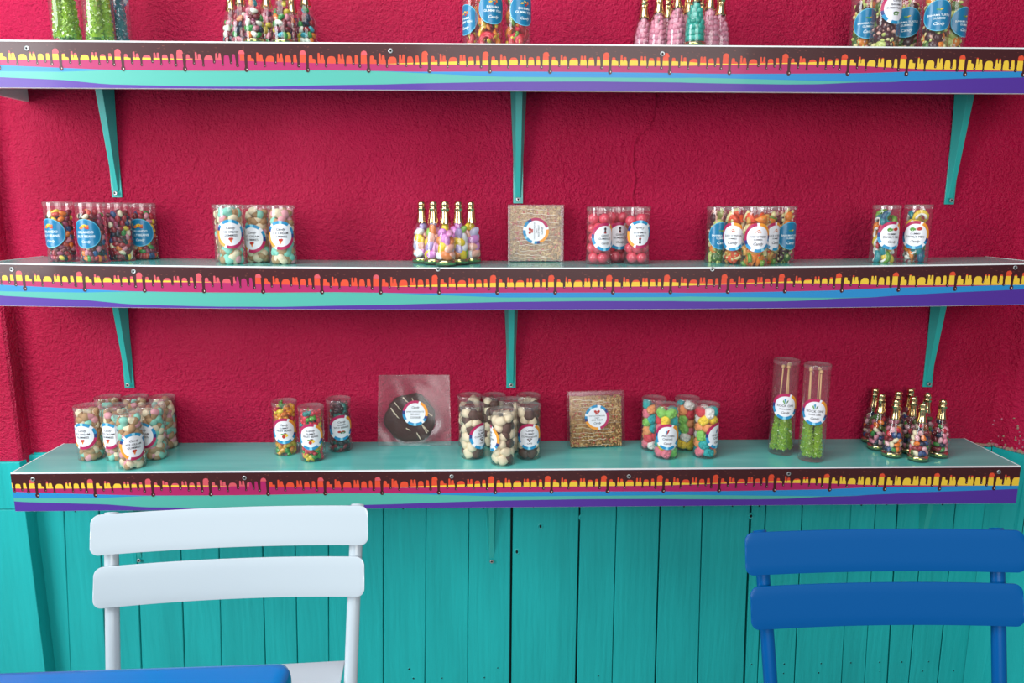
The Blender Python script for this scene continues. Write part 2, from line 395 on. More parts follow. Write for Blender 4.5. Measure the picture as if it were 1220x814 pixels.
def make_shelf(zt, label, P, ph, screws, brackets, sag=None, wedge=True):
    sg = sag or (lambda x: 0.0)
    root = thing('wall_shelf', label, 'shelf', (0, WY, zt), 0, 'long candy shelves')
    def P_(mbx):   # to local, with the board's own sag
        mbx.v = [(x, y - WY, z - zt - sg(x)) for x, y, z in mbx.v]
        return mbx
    X0, X1 = -1.22, 1.22
    mb = MB(); mb.box(X0 + .003, X1 - .003, 0.0015, WY - 0.001, zt - 0.018, zt, BOARD, nx=40); P_(mb).build('board', root)
    mb = MB(); mb.box(X0, X1, -0.0015, 0.0015, zt - 0.018, zt + 0.0006, WHITE_EDGE, nx=40)
    mb.box(X0, X0 + .003, 0.0015, WY - .001, zt - 0.018, zt + 0.0006, WHITE_EDGE); mb.box(X1 - .003, X1, 0.0015, WY - .001, zt - 0.018, zt + 0.0006, WHITE_EDGE)
    P_(mb).build('edge_trim', root)
    mb = MB(); mb.box(X0, X1, 0.0, 0.010, zt - FH, zt - 0.0185, WHITE_EDGE, nx=40); P_(mb).build('fascia_board', root)
    for a, b in ((X0, X0 + .010), (X1 - .010, X1))[:1 if zt > 1.5 else 2]:
        mb = MB(); mb.box(a, b, 0.0105, WY - .002, zt - FH, zt - 0.0185, WHITE_EDGE); P_(mb).build('side_panel', root)
    # printed design: layered strips a few hundredths of a millimetre apart
    mb = MB(); zv = lambda v: zt - .0025 - (FH - .0035) * v
    def strip(f0, f1, y, mt, step, xa=X0, xb=X1):
        n = int((xb - xa) / step); V = []; Fc = []
        k0 = 0
        for i in range(n + 1):
            x = xa + (xb - xa) * i / n; a, b = f0(x), f1(x); V += [(x, y, zv(a)), (x, y, zv(max(a, b)))]
        for i in range(n):
            if V[2 * i][2] - V[2 * i + 1][2] > 1e-5 or V[2 * i + 2][2] - V[2 * i + 3][2] > 1e-5:
                Fc.append((2 * i, 2 * i + 1, 2 * i + 3, 2 * i + 2))
        mb.add(V, Fc, mt)
    yl = -.0018
    strip(lambda x: 0, lambda x: 1, yl, _c['purple'], .06)
    strip(lambda x: .1, lambda x: band(x, 5), yl - .0001, _c['aqua'], .02)
    strip(lambda x: .1, lambda x: band(x, 4), yl - .0002, _c['blue'], .02)
    strip(lambda x: .1, lambda x: band(x, 3), yl - .0003, _c['magenta'], .02)
    strip(lambda x: .1, lambda x: band(x, 2), yl - .0004, _c['coral'], .02, X0, -0.66)
    strip(lambda x: .1, lambda x: band(x, 2), yl - .0004, _c['orange'], .02, -0.62, X1)
    strip(lambda x: band(x, 1), lambda x: band(x, 2), yl - .0005, _c['yellow'], .02)
    # rounded tips of the fill colours rise into the chocolate, so chocolate is the top layer
    strip(lambda x: 0, lambda x: choc(x, P, ph), yl - .0007, CHOC, .0007)
    n0 = int((X0 - ph) / P) - 1
    for n in range(n0, n0 + 22):
        for c, hw, lv, k in PER:
            x = ph + (n + c) * P
            if k == 'd' and X0 + .004 < x < X1 - .004:
                rr = hw * P * 1.3 if lv > .55 else hw * P * 1.05
                z = zv(lv) + rr * .6
                pts = [(x + rr * math.cos(a), yl - .0008, z + rr * 1.25 * math.sin(a)) for a in [2 * PI * q / 14 for q in range(14)]]
                mb.poly(list(reversed(pts)), CHOC)
                pts = [(x + rr * .3 + rr * .2 * math.cos(a), yl - .0010, z - rr * .1 + rr * .32 * math.sin(a)) for a in [2 * PI * q / 8 for q in range(8)]]
                mb.poly(list(reversed(pts)), _c['highlight'])
            if k == 'a' and hw > .04 and X0 + .01 < x < X1 - .01 and lv < .2:
                # coloured dome tip, pinker than the fill
                pts = [(x + hw * P * .92 * math.cos(a), yl - .0009, zv(.24) + .009 * math.sin(a)) for a in [PI * q / 10 for q in range(11)]]
                mb.poly(list(reversed(pts)), _c['coral'] if x < -.3 else _c['orange'])
        rl = random.Random(n * 7 + 3)
        for q in range(9):
            x = ph + (n + rl.random()) * P; v = rl.uniform(.04, .24); l_ = rl.uniform(.002, .005)
            if X0 + .01 < x < X1 - .02:
                mb.add([(x, yl - .0008, zv(v)), (x + l_, yl - .0008, zv(v + .008)), (x + l_, yl - .0008, zv(v - .004)), (x, yl - .0008, zv(v - .004))], [(0, 1, 2, 3)], _c['choc_light'])
    P_(mb).build('printed_design', root)
    for x, z in screws:
        screw(root, (x, -.0028 - WY, z - zt), 'screw')
    for bx, zb in brackets:
        bracket(root, bx, zb - zt, -sg(bx))
    return root
def screw(parent, loc, name, r=.0052):
    mb = MB(); Mx = Matrix.Rotation(PI / 2, 4, 'X')
    mb.lathe([(r, -.001), (r, .0006), (r * .8, .0012), (r * .45, .0010)], SCREW, 16, Mx)
    mb.lathe([(r * .45, .0010), (.00001, .0004)], BLACK, 12, Mx)
    return mb.build(name, parent, loc=loc)
def bracket(parent, x, zb, dz):
    """folded steel bracket: wall strap, arm under the board and a tapering hat-section brace"""
    mb = MB(); zt_ = -.019 + dz
    mb.box(x - .0125, x + .0125, -.004, -.0004, zb - .007, zt_, TEAL_METAL)
    mb.box(x - .014, x + .014, -.185, -.004, zt_ - .003, zt_, TEAL_METAL); mb.box(x - .0125, x - .0095, -.18, -.03, zt_ - .022, zt_ - .003, TEAL_METAL); mb.box(x + .0095, x + .0125, -.18, -.03, zt_ - .022, zt_ - .003, TEAL_METAL)
    def sect(t):  # t 0 bottom .. 1 top
        z = zb + .008 + (zt_ - .004 - zb - .008) * t; out = .007 + .046 * t; hw = .0085 + .0135 * t; rw = .0055 + .0035 * t; bk = .002 + .008 * t
        return [(x - hw, -bk, z), (x - rw, -out, z), (x + rw, -out, z), (x + hw, -bk, z), (x + rw * .9, -.001, z), (x - rw * .9, -.001, z)]
    V = []; n = 8
    for i in range(n + 1): V += sect(i / n)
    Fc = [(i * 6 + j, i * 6 + (j + 1) % 6, i * 6 + 6 + (j + 1) % 6, i * 6 + 6 + j) for i in range(n) for j in range(6)]
    Fc += [(5, 4, 3, 2, 1, 0), tuple(n * 6 + j for j in range(6))]
    mb.add(V, Fc, TEAL_METAL)
    b = mb.build('bracket', parent, fix=True, bevel=.0006)
    s_ = screw(b, (x, -.0125, zb + .003), 'bracket_screw', .0052)
    return b
make_shelf(S1, 'topmost long shelf with the drip print, its top board out of sight', .1318, -1.0027, [(-1.071, 1.576), (-0.295, 1.576), (0.298, 1.574)], [(-1.017, 1.272), (-0.01, 1.259), (1.105, 1.259)])
make_shelf(S2, 'middle long shelf holding jelly bean tubes and almond bottles', .1338, -1.1351, [(-1.159, 1.103), (-0.888, 1.098), (-0.2, 1.103), (0.432, 1.103), (1.143, 1.107)], [(-1.031, .779), (-0.027, .775), (1.099, .773)], sag=sag2)
make_shelf(S3, 'lowest long shelf right above the teal boards, white edge all round', .1366, -1.1631, [(-1.169, .604), (-0.67, .604), (-0.175, .604), (0.254, .601), (0.645, .605), (1.166, .606)], [(-1.046, .285), (-0.08, .272), (1.128, .262)])

# ------------------------------------------------------------------ sweets: shapes
def cm(name, c, kind='hard'):
    if kind == 'hard': return mat('sweet_' + name, c, rough=0.25, coat=0.5)
    if kind == 'gummy': return mat('gummy_' + name, c, rough=0.3, coat=0.3, sss=0.25)
    if kind == 'jelly': return mat('jelly_' + name, c, rough=0.15, coat=0.5, trans=0.15, sss=0.5)
    if kind == 'matte': return mat('soft_' + name, c, rough=0.65)
def bean_mesh(col):
    mb = MB(); mb.ell((0, 0, 0), (.0086, .0058, .0054), col, 14, 8, fn=lambda p: (p.x, p.y + 22 * p.x * p.x, p.z)); return mb.mesh('jelly_bean')
def almond_mesh(col):
    mb = MB(); mb.ell((0, 0, 0), (.0125, .0080, .0066), col, 16, 10, fn=lambda p: (p.x, p.y * (1 - 12 * p.x), p.z * (1 - 12 * p.x))); return mb.mesh('sugared_almond')
def ball_mesh(col):
    mb = MB(); mb.ell((0, 0, 0), (.0135,) * 3, col, 20, 12); return mb.mesh('gumball')
def lentil_mesh(col):
    mb = MB(); mb.ell((0, 0, 0), (.0070, .0070, .0046), col, 12, 8); return mb.mesh('sugar_drop')
def cone_gummy(cols):
    tan, top = cols
    mb = MB(); mb.lathe([(.0002, -.0115), (.0035, -.0115), (.0055, -.009), (.0078, -.001), (.0094, .001), (.0100, .005), (.0082, .0092), (.004, .0115), (.0002, .012)], None, 14, mtf=lambda i: tan if i < 3 else top)
    mb.v = [(x, y * .72, z) for x, y, z in mb.v]; return mb.mesh('cream_gummy')
def cup_gummy(cols):
    a, b = cols
    mb = MB(); mb.lathe([(.0002, -.010), (.0065, -.010), (.0085, -.007), (.0102, .001), (.0106, .004), (.0098, .0085), (.006, .0112), (.0002, .012)], None, 14, mtf=lambda i: a if i < 3 else b)
    mb.v = [(x, y * .85, z) for x, y, z in mb.v]; return mb.mesh('gummy_cup')
def wedge_gummy(cols):
    crust, top = cols
    mb = MB(); import itertools
    tri = [(-.012, 0), (.009, -.009), (.0125, -.007), (.0125, .007), (.009, .009)]
    n = len(tri); V = [(x * .9, y * .9, -.0045) for x, y in tri] + [(x, y, 0) for x, y in tri] + [(x * .85, y * .85, .0045) for x, y in tri]
    Fc = [(i, (i + 1) % n, n + (i + 1) % n, n + i) for i in range(n)] + [(n + i, n + (i + 1) % n, 2 * n + (i + 1) % n, 2 * n + i) for i in range(n)] + [tuple(reversed(range(n))), tuple(2 * n + i for i in range(n))]
    mb.add(V, Fc, top); mb.tube([(.0115, -.009, .001), (.013, 0, .001), (.0115, .009, .001)], .0038, crust, 8)
    mb.ell((.004, .002, .0045), (.0025, .0025, .001), crust, 8, 4)
    return mb.mesh('pizza_gummy')
def turtle_gummy(cols):
    belly, shell = cols
    mb = MB(); mb.ell((0, 0, .001), (.0098, .0082, .0055), shell, 12, 8); mb.ell((0, 0, -.0015), (.0108, .0090, .0035), belly, 12, 6)
    mb.ell((.0125, 0, 0), (.004, .0032, .003), belly, 8, 6)
    for sx, sy in ((1, 1), (1, -1), (-1, 1), (-1, -1)): mb.ell((sx * .0085, sy * .0088, -.001), (.0042, .0030, .002), belly, 8, 4)
    return mb.mesh('turtle_gummy')
def fish_gummy(cols):
    a, b = cols
    def arc(t0, t1, n=8): return [(.0095 * math.cos(t), .0095 * math.sin(t), .001 * math.sin(3 * t)) for t in [t0 + (t1 - t0) * i / n for i in range(n + 1)]]
    mb = MB(); mb.tube(arc(-.6, 3.6), [.0012, .003, .0042, .0046, .0048, .0044, .0036, .0028, .0012], a, 8)
    mb.tube([(x * .78, y * .78, z + .0028) for x, y, z in arc(0, 3.1)], .0022, b, 6)
    mb.ell((-.0095, -.005, 0), (.005, .0035, .002), b, 8, 4)
    return mb.mesh('swirl_fish_gummy')
def bear_gummy(col):
    mb = MB(); mb.ell((0, 0, -.002), (.0055, .0048, .0075), col, 10, 8); mb.ell((0, 0, .0075), (.0045, .0042, .0042), col, 10, 8)
    for s in (-1, 1):
        mb.ell((s * .0034, 0, .0112), (.0016,) * 3, col, 7, 5); mb.ell((s * .0042, -.004, .001), (.0020, .003, .0020), col, 7, 5); mb.ell((s * .0032, -.0035, -.0075), (.0024, .0036, .0026), col, 7, 5)
    mb.ell((0, -.0042, .0068), (.0018, .0016, .0014), col, 7, 5)
    return mb.mesh('gummy_bear')
def chew_mesh(cols):
    a, b = cols
    mb = MB()
    def se(p):
        f = lambda t, r: math.copysign(abs(t / r) ** 0.62, t) * r
        return (f(p.x, .0105), f(p.y, .0085), f(p.z, .0075))
    mb.ell((0, 0, 0), (.0105, .0085, .0075), a, 14, 10, fn=se)
    for k in range(5):
        t = k * 1.26; mb.ell((.0052 * math.cos(t), .0042 * math.sin(t), .0048), (.0036, .0034, .0038), b, 8, 6)
    return mb.mesh('fruit_chew')
H = 'hard'; G = 'gummy'
tan = cm('tan', 'b08a60', 'matte'); cream = cm('cream', 'ead9b8', 'matte'); mint = cm('mint', '86cdb9', 'matte'); pnk = cm('rose', 'dd99a2', 'matte'); choco = cm('cocoa', '5a3a30', 'matte'); wht = cm('white', 'f2efe8', 'matte')
orng = cm('tangerine', 'ef9a5f', 'matte'); tealc = cm('teal', '1fa6a8', 'matte'); grn = cm('apple', '86c95a', 'matte'); ylw = cm('lemon', 'f0cf35', 'matte'); redc = cm('strawberry', 'd93848', 'matte')
PIECES = {
 'jelly_bean': ([bean_mesh(cm('bean' + c, c)) for c in ('8e1523', 'a01228', '6d0f1f', '7c1222', '5a0d1c', 'e8791c', '17233f', '3b8a3a', 'e9c93f', 'efe3c0', 'd98a98', '241a1c', 'b31c2c', 'a8182c', '20447a', '9a3558', 'c9402a', '7a1a3a')], 00.0072, 'jelly_bean', 0.98, 1),
 'bean_pinkish': ([bean_mesh(cm('bean' + c, c)) for c in ('8e1523', 'c21f33', 'e48aa0', 'efb9c0', '17233f', 'efe3c0', '5d6b2c', '6d0f1f', 'a9606f', 'e8791c', '3b8a3a', 'dfa7ae', '20447a')], 0.0072, 'jelly_bean', 0.66, 1),
 'bean_top': ([bean_mesh(cm('bean' + c, c)) for c in ('8e1523', 'a9606f', '39a6b5', 'e9eddc', '2a8a3c', 'e8791c', '17233f', '7c2f4c', 'c7b73a', '6d0f1f', 'd98a98')], 0.0072, 'jelly_bean', 0.66, 1),
 'almond': ([almond_mesh(cm('alm' + c, c)) for c in ('f2d233', 'e88a4e', 'b9a6d8', 'e49ac8', 'f0eef2', '8cbf5a', 'd98ad0', 'c9c3e0', 'f2b3a0')], 0.01, 'sugared_almond', 0.72, 1.3),
 'gumball': ([ball_mesh(mat('gumball_pink', 'e2485f', rough=.18, coat=.8))], 0.0136, 'gumball', 0.62, 1),
 'drop_pink': ([lentil_mesh(cm('lent' + c, c)) for c in ('d98aa0', 'cf7f98', 'd492a6')], 0.0066, 'sugar_drop', 0.78, 1.12),
 'drop_teal': ([lentil_mesh(cm('lent' + c, c)) for c in ('1fa090', '26a898', '1a9686')], 0.0066, 'sugar_drop', 0.78, 1.12),
 'ice_cream': ([cone_gummy(p) for p in ((tan, cream), (tan, mint), (tan, pnk), (cream, tan), (tan, tan), (tan, cream), (cream, tan), (mint, mint), (cream, cream), (pnk, tan))], 0.01, 'cream_gummy', 0.78, 1.15),
 'coffee': ([cup_gummy(p) for p in ((cream, cream), (cream, cream), (cream, cream), (choco, cream), (choco, choco), (cream, choco), (choco, choco))], 0.0118, 'gummy_cup', 0.74, 1.22),
 'pizza': ([wedge_gummy(p) for p in ((cm('crust', 'd8a24a', G), cm('tomato', 'e8501f', G)), (cm('crust', 'd8a24a', G), cm('cheese', 'f08a2a', G)), (cm('pale', 'e9dca0', G), cm('tomato', 'e8501f', G)), (cm('basil', '6f9a30', G), cm('cheese', 'f08a2a', G)))], 0.0106, 'pizza_gummy', 0.72, 1.35),
 'turtle': ([turtle_gummy(p) for p in ((cm('lime', 'c9d27a', G), cm('moss', '4f6f2c', G)), (cm('lime', 'c9d27a', G), cm('maroon', '4a1420', G)), (cm('pale', 'e9dca0', G), cm('cheese', 'f08a2a', G)), (cm('blush', 'e8b3a4', G), cm('maroon', '4a1420', G)), (cm('pale', 'e9dca0', G), cm('lime', 'c9d27a', G)))], 0.0112, 'turtle_gummy', 0.72, 1.35),
 'fish': ([fish_gummy(p) for p in ((cm('sea', '2f8c94', G), wht), (cm('cheese', 'f08a2a', G), wht), (cm('sun', 'ecc93f', G), wht), (cm('basil', '6fa340', G), wht), (cm('cherry', 'cf2438', G), wht), (cm('ink', '2a5c7c', G), cm('sea', '2f8c94', G)))], 0.0125, 'fish_gummy', 0.75, 1.55),
 'tropic': ([fish_gummy(p) for p in ((cm('cherry', 'cf2438', G), cm('sun', 'ecc93f', G)), (cm('cheese', 'f08a2a', G), cm('sun', 'ecc93f', G)), (cm('cherry', 'cf2438', G), cm('cherry', 'cf2438', G)), (cm('basil', '6fa340', G), cm('cherry', 'cf2438', G)))], 0.0125, 'gummy_ring', 0.75, 1.55),
 'bear': ([bear_gummy(cm('bear' + c, c, 'jelly')) for c in ('f0a81c', 'e07a12', 'f0a81c', 'd8203a', '3f9a30', 'f0d22a', 'e08a1c')], 0.0088, 'gummy_bear', 0.78, 1.2),
 'bear_mixed': ([bear_gummy(cm('bear' + c, c, 'jelly')) for c in ('3f9a30', '1e8a86', 'e6c82a', 'e8304a', 'd8203a', '58b038', 'e8304a')], 0.0088, 'gummy_bear', 0.78, 1.2),
 'bear_dark': ([bear_gummy(cm('bear' + c, c, 'jelly')) for c in ('6b1424', '3d1020', '1e6f66', '8a1c2c', '4a1630')], 0.0088, 'gummy_bear', 0.78, 1.2),
 'chew': ([chew_mesh(p) for p in ((tealc, tealc), (wht, wht), (orng, orng), (cm('salmon', 'e8788a', 'matte'), cm('salmon', 'e8788a', 'matte')), (grn, grn), (tealc, tealc), (ylw, ylw), (redc, redc))], 0.0122, 'fruit_chew', 0.7, 1.35),
}
# packing sweets under gravity inside a container of inner radius rad(z)
def pack(n, rad, top, r, seed, mg=1.04):
    rs = np.random.RandomState(seed)
    a = rs.rand(n) * 2 * PI; q = np.sqrt(rs.rand(n)) * (rad(0.02) - r)
    p = np.stack([q * np.cos(a), q * np.sin(a), r + rs.rand(n) * top * 1.25], 1)
    for it in range(220):
        p[:, 2] -= 0.0012 * (1 - it / 260)
        for _ in range(2):
            d = p[:, None] - p[None]; dist = np.sqrt((d ** 2).sum(-1)) + 1e-9; np.fill_diagonal(dist, 1)
            ov = np.clip(2 * r - dist, 0, None) * 0.5
            p += ((d / dist[..., None]) * ov[..., None] * 0.5).sum(1)
            lim = np.array([max(rad(z) - r * mg, 0.0005) for z in p[:, 2]])
            rr = np.hypot(p[:, 0], p[:, 1]) + 1e-9; k = np.minimum(1, lim / rr); p[:, 0] *= k; p[:, 1] *= k
            p[:, 2] = np.maximum(p[:, 2], r)
    return p[p[:, 2] < top]
_packs = {}
EXT = dict(fish=.021, tropic=.021, turtle=.019, pizza=.018)
TR, TH = .0308, .137
def get_pack(kind, cont, seed, frac=1.0):
    key = (kind, cont, seed % 2, frac)
    if key in _packs: return _packs[key]
    r = PIECES[kind][1]
    if cont == 'tube': rad = lambda z: TR - .001; vol = PI * (TR - .001) ** 2 * .120 * frac; top = (.134 - EXT.get(kind, r * 1.35)) * frac
    else: rad = lambda z: bottle_r(z + .016) - .0012; vol = PI * .0222 ** 2 * .076; top = .090
    n = int(vol * PIECES[kind][3] / (4 / 3 * PI * r ** 3))
    _packs[key] = pack(n, rad, top, r, 17 + seed % 2, 1.0 if kind in ('gumball', 'almond') else dict(pizza=1.5, turtle=1.35, fish=1.3, tropic=1.3).get(kind, 1.08))
    return _packs[key]
TALL = ('ice_cream', 'coffee', 'bear', 'bear_mixed', 'bear_dark')
def fill(parent, kind, cont, seed, zoff, view, frac=1.0):
    """put the sweets in: each one is a part; past a hundred the hidden rest is one stuff part"""
    meshes, r, nm, _, psc = PIECES[kind]
    P = get_pack(kind, cont, seed, frac); rs = random.Random(seed * 13 + 5)
    ca, sa = math.cos(seed), math.sin(seed)
    Q = [(x * ca - y * sa, x * sa + y * ca, z + zoff) for x, y, z in P]
    vx, vy = math.sin(view), -math.cos(view)
    Q.sort(key=lambda p: -(p[0] * vx + p[1] * vy))
    rest = []
    for i, p in enumerate(Q):
        me = rs.choice(meshes)
        if kind in ('gumball',): rot = (rs.random() * 6, rs.random() * 6, 0)
        else:
            ang = math.atan2(p[1], p[0]); rr = math.hypot(p[0], p[1])
            if rr > .012:  # lie flat against the wall of the container
                rot = (Matrix.Rotation(ang, 3, 'Z') @ Matrix.Rotation(PI / 2, 3, 'Y') @ Matrix.Rotation(rs.random() * 2 * PI, 3, 'Z') @ Matrix.Rotation(rs.uniform(-.2, .2) + (PI / 2 if kind in TALL else 0), 3, 'X')).to_euler()
            else: rot = (rs.random() * 6, rs.random() * 6, rs.random() * 6)
        if i < 100:
            link(nm, me, parent, p, rot).scale = (psc,) * 3
        else: rest.append((me, p, rot))
    if rest:
        mb = MB()
        for me, p, rot in rest:
            Mx = Matrix.Translation(p) @ Euler(rot).to_matrix().to_4x4() @ Matrix.Scale(psc, 4)
            mb.add([Mx @ v.co for v in me.vertices], [tuple(f.vertices) for f in me.polygons], me.materials[0])
        o = mb.build(nm + '_filling', parent, smooth=True); o['kind'] = 'stuff'

# ------------------------------------------------------------------ round stickers
LR = .0335
W = mat('sticker_white', 'e9eaf0', rough=.35, coat=.3); INK = mat('sticker_ink', '23242e', rough=.5); INKW = mat('sticker_ink_white', 'eaf4f6', rough=.5)
SB = mat('sticker_blue', '1377a3', rough=.35, coat=.3); SBR = mat('sticker_blue_rim', '5fb6d2', rough=.35)
RG = dict(o=mat('ring_orange', 'ee9a34', rough=.4), m=mat('ring_magenta', 'b3265a', rough=.4), n=mat('ring_navy', '2b3a7a', rough=.4), b=mat('ring_blue', '288dbd', rough=.4), c=mat('ring_light_blue', '8fd0e6', rough=.4), w=W)
IC = dict(red=mat('icon_red', 'b8342c', rough=.5), orange=mat('icon_orange', 'e07a2c', rough=.5), yellow=mat('icon_yellow', 'ecc02c', rough=.5), green=mat('icon_green', '5a9a36', rough=.5), blue=mat('icon_blue', '3f95b8', rough=.5), dark=mat('icon_dark', '3a1a1e', rough=.5), dgreen=mat('icon_dark_green', '3d6b3a', rough=.5))
_txt = {}
def text_geo(s, size, shear=0.0):
    cu = bpy.data.curves.new('t', 'FONT'); cu.body = s; cu.align_x = 'CENTER'; cu.size = 1; cu.shear = shear; cu.resolution_u = 2; cu.offset = .012
    ob = bpy.data.objects.new('t', cu); me = bpy.data.meshes.new_from_object(ob)
    V = [(v.co.x * size, v.co.y * size) for v in me.vertices]; Fc = [tuple(f.vertices) for f in me.polygons]
    bpy.data.objects.remove(ob); bpy.data.curves.remove(cu); bpy.data.meshes.remove(me)
    return V, Fc
RING = [(-15, 62, 'o'), (62, 72, 'w'), (72, 168, 'm'), (168, 186, 'n'), (186, 215, 'b'), (215, 232, 'w'), (232, 262, 'b'), (262, 275, 'c'), (275, 305, 'b'), (305, 318, 'w'), (318, 330, 'b'), (330, 345, 'n')]
def ell2(cx, cy, rx, ry, col, rot=0):
    return ([(cx + rx * math.cos(a) * math.cos(rot) - ry * math.sin(a) * math.sin(rot), cy + rx * math.cos(a) * math.sin(rot) + ry * math.sin(a) * math.cos(rot)) for a in [2 * PI * k / 12 for k in range(12)]], col)
ICONS = {
 'beans': [ell2(-.006, .0, .005, .003, 'orange', .4), ell2(.004, .0, .005, .003, 'red', -.5), ell2(0, .003, .005, .003, 'yellow', .1), ell2(.006, .002, .003, .002, 'orange', 1)],
 'cone': [([(-.003, .002), (0, -.006), (.003, .002)], 'orange'), ell2(-.0015, .003, .003, .0028, 'red'), ell2(.002, .0035, .0025, .0025, 'red')],
 'pizza': [([(-.007, -.003), (.006, -.002), (.002, .005), (-.002, .004)], 'orange'), ell2(0, 0, .0018, .0015, 'red'), ell2(.003, .001, .001, .001, 'yellow')],
 'fish': [ell2(-.006, 0, .0048, .0042, 'green'), ([(-.003, 0), (.0, .003), (.0, -.003)], 'green'), ell2(.007, .001, .005, .0035, 'red', .2), ([(.003, .001), (0.001, .004), (0.001, -.002)], 'orange')],
 'fruit': [ell2(-.004, .003, .003, .0015, 'green'), ell2(.003, .0, .0055, .004, 'yellow'), ell2(-.001, -.0025, .0035, .004, 'red'), ell2(.002, .0045, .0035, .0012, 'dark')],
 'berry': [ell2(-.005, 0, .004, .0025, 'red'), ell2(.003, -.002, .006, .0025, 'dgreen', .1), ell2(.003, .001, .004, .0012, 'red')],
 'cup': [ell2(0, .002, .006, .0018, 'dark', .1), ([(-.003, 0), (.003, 0), (.0015, -.004), (-.0015, -.004)], 'dark')],
 'swirl': [([(-.004, -.004), (-.001, -.005), (.002, .0), (.004, .006), (.0, .004), (-.002, .0)], 'red'), ell2(-.003, -.001, .0015, .0045, 'blue', -.3)],
 'crystals': [([(-.006, .001), (-.004, .004), (-.001, -.004), (-.002, -.006)], 'green'), ([(-.003, .005), (.0, .008), (.001, .004), (0, -.005)], 'blue'), ([(.001, -.005), (.003, .002), (.006, .004), (.0045, -.001)], 'dgreen')],
 'machine': [ell2(0, .004, .0026, .003, 'dark'), ([(-.0025, -.004), (.0025, -.004), (.0015, .001), (-.0015, .001)], 'dark'), ell2(0, -.0045, .003, .0012, 'red')],
 'turtle': [ell2(0, 0, .006, .0032, 'dgreen', .1), ell2(.006, .001, .002, .0015, 'green'), ell2(-.003, -.003, .0018, .0012, 'green', .5), ell2(.003, -.003, .0018, .0012, 'green', -.5)],
 'leaf': [ell2(-.002, 0, .005, .0014, 'green', -.2), ell2(.003, .001, .003, .0012, 'yellow', .3)],
 'tropic': [ell2(-.005, .0, .0035, .0016, 'yellow', .2), ell2(.001, .003, .003, .0014, 'yellow', -.3), ell2(.003, -.003, .0026, .0022, 'red'), ell2(.007, .001, .0022, .003, 'orange')],
 'butterfly': [ell2(-.0035, .002, .0038, .003, 'red', -.6), ell2(.0035, .002, .0038, .003, 'red', .6), ell2(-.002, -.003, .0025, .002, 'red', .5), ell2(.002, -.003, .0025, .002, 'red', -.5)],
}
def L_(s, y, size, shear=0.0): return (s, y, size, shear)
LOGO = lambda y, sz=.0085: ('Candy', y, sz, .35)
STICKERS = {
 'beans': ('blue', 0, [('ORLANDO', .001, .0082, 0), ('JELLY BEANS', -.0085, .0082, 0), LOGO(-.0205)], 'beans', .0145),
 'ice': ('white', 180, [LOGO(.0115), ('ICE CREAM', .0025, .0078, 0), ('GUMMIES', -.0055, .0078, 0)], 'cone', -.0145),
 'gum': ('white', 0, [('GIANT', .001, .0072, 0), ('GUMBALLS', -.0065, .0072, 0), LOGO(-.0175)], 'machine', .0145),
 'pizza': ('white', 25, [("SLICE O' PIZZA", .0, .0066, 0), ('GUMMIES', -.0065, .0052, 0), LOGO(-.0175, .0095)], 'pizza', .0125),
 'fish': ('white', 0, [('GUMMY', .001, .0066, 0), ('SWIRLY FISH', -.0065, .0078, 0), LOGO(-.0175)], 'fish', .0135),
 'bears': ('white', 0, [LOGO(.0130), ('GUMMY', .0055, .0066, 0), ('FRUIT BEARS', -.0015, .0072, 0)], 'fruit', -.0115),
 'darkbears': ('white', 0, [LOGO(.0130), ('GUMMY', .0055, .0066, 0), ('WILD BERRIES', -.0015, .0068, 0)], 'berry', -.0105),
 'coffee': ('white', 0, [LOGO(.0130), ('GUMMY', .0050, .0070, 0), ('COFFEE BEANS', -.0025, .0066, 0), ('CAFE', -.0195, .0060, 0)], 'cup', -.0085),
 'chews': ('white', 0, [('UNICORN', -.0005, .0080, 0), ('CHEWS', -.0085, .0080, 0), LOGO(-.0195)], 'swirl', .0125),
 'rock': ('white', 0, [('ROCK ON!', -.001, .0090, 0), ('SUGAR GEMS', -.0085, .0052, 0), LOGO(-.0185)], 'crystals', .0125),
 'tropic': ('blue', 0, [('BAHAMA', .0005, .0078, 0), ('GUMMY FISH', -.0075, .0078, 0), LOGO(-.0205, .0095)], 'tropic', .0135),
 'turtle': ('blue', 0, [('BAHAMA TURTLE', -.0015, .0068, 0), ('GUMMIES', -.0085, .0068, 0), LOGO(-.0205, .010)], 'leaf', .0120),
 'turtlew': ('white', 20, [LOGO(.0140), ('BAHAMA', .0055, .0066, 0), ('GUMMY TURTLES', -.0015, .0060, 0)], 'turtle', -.0105),
 'cookie': ('white', 0, [LOGO(.0125), ('DARK CHOCOLATE', .0020, .0056, 0), ('SEA SALT', -.0050, .0064, 0), ('COOKIE', -.0140, .0078, 0)], None, 0),
 'treat': ('white', 215, [('CHOCOLATE DRIZZLED', .0025, .0044, 0), ('CRISPY', -.0030, .0046, 0), ('RICE TREAT', -.0090, .0062, 0), LOGO(-.0180)], 'butterfly', .0130),
}
_sm = {}
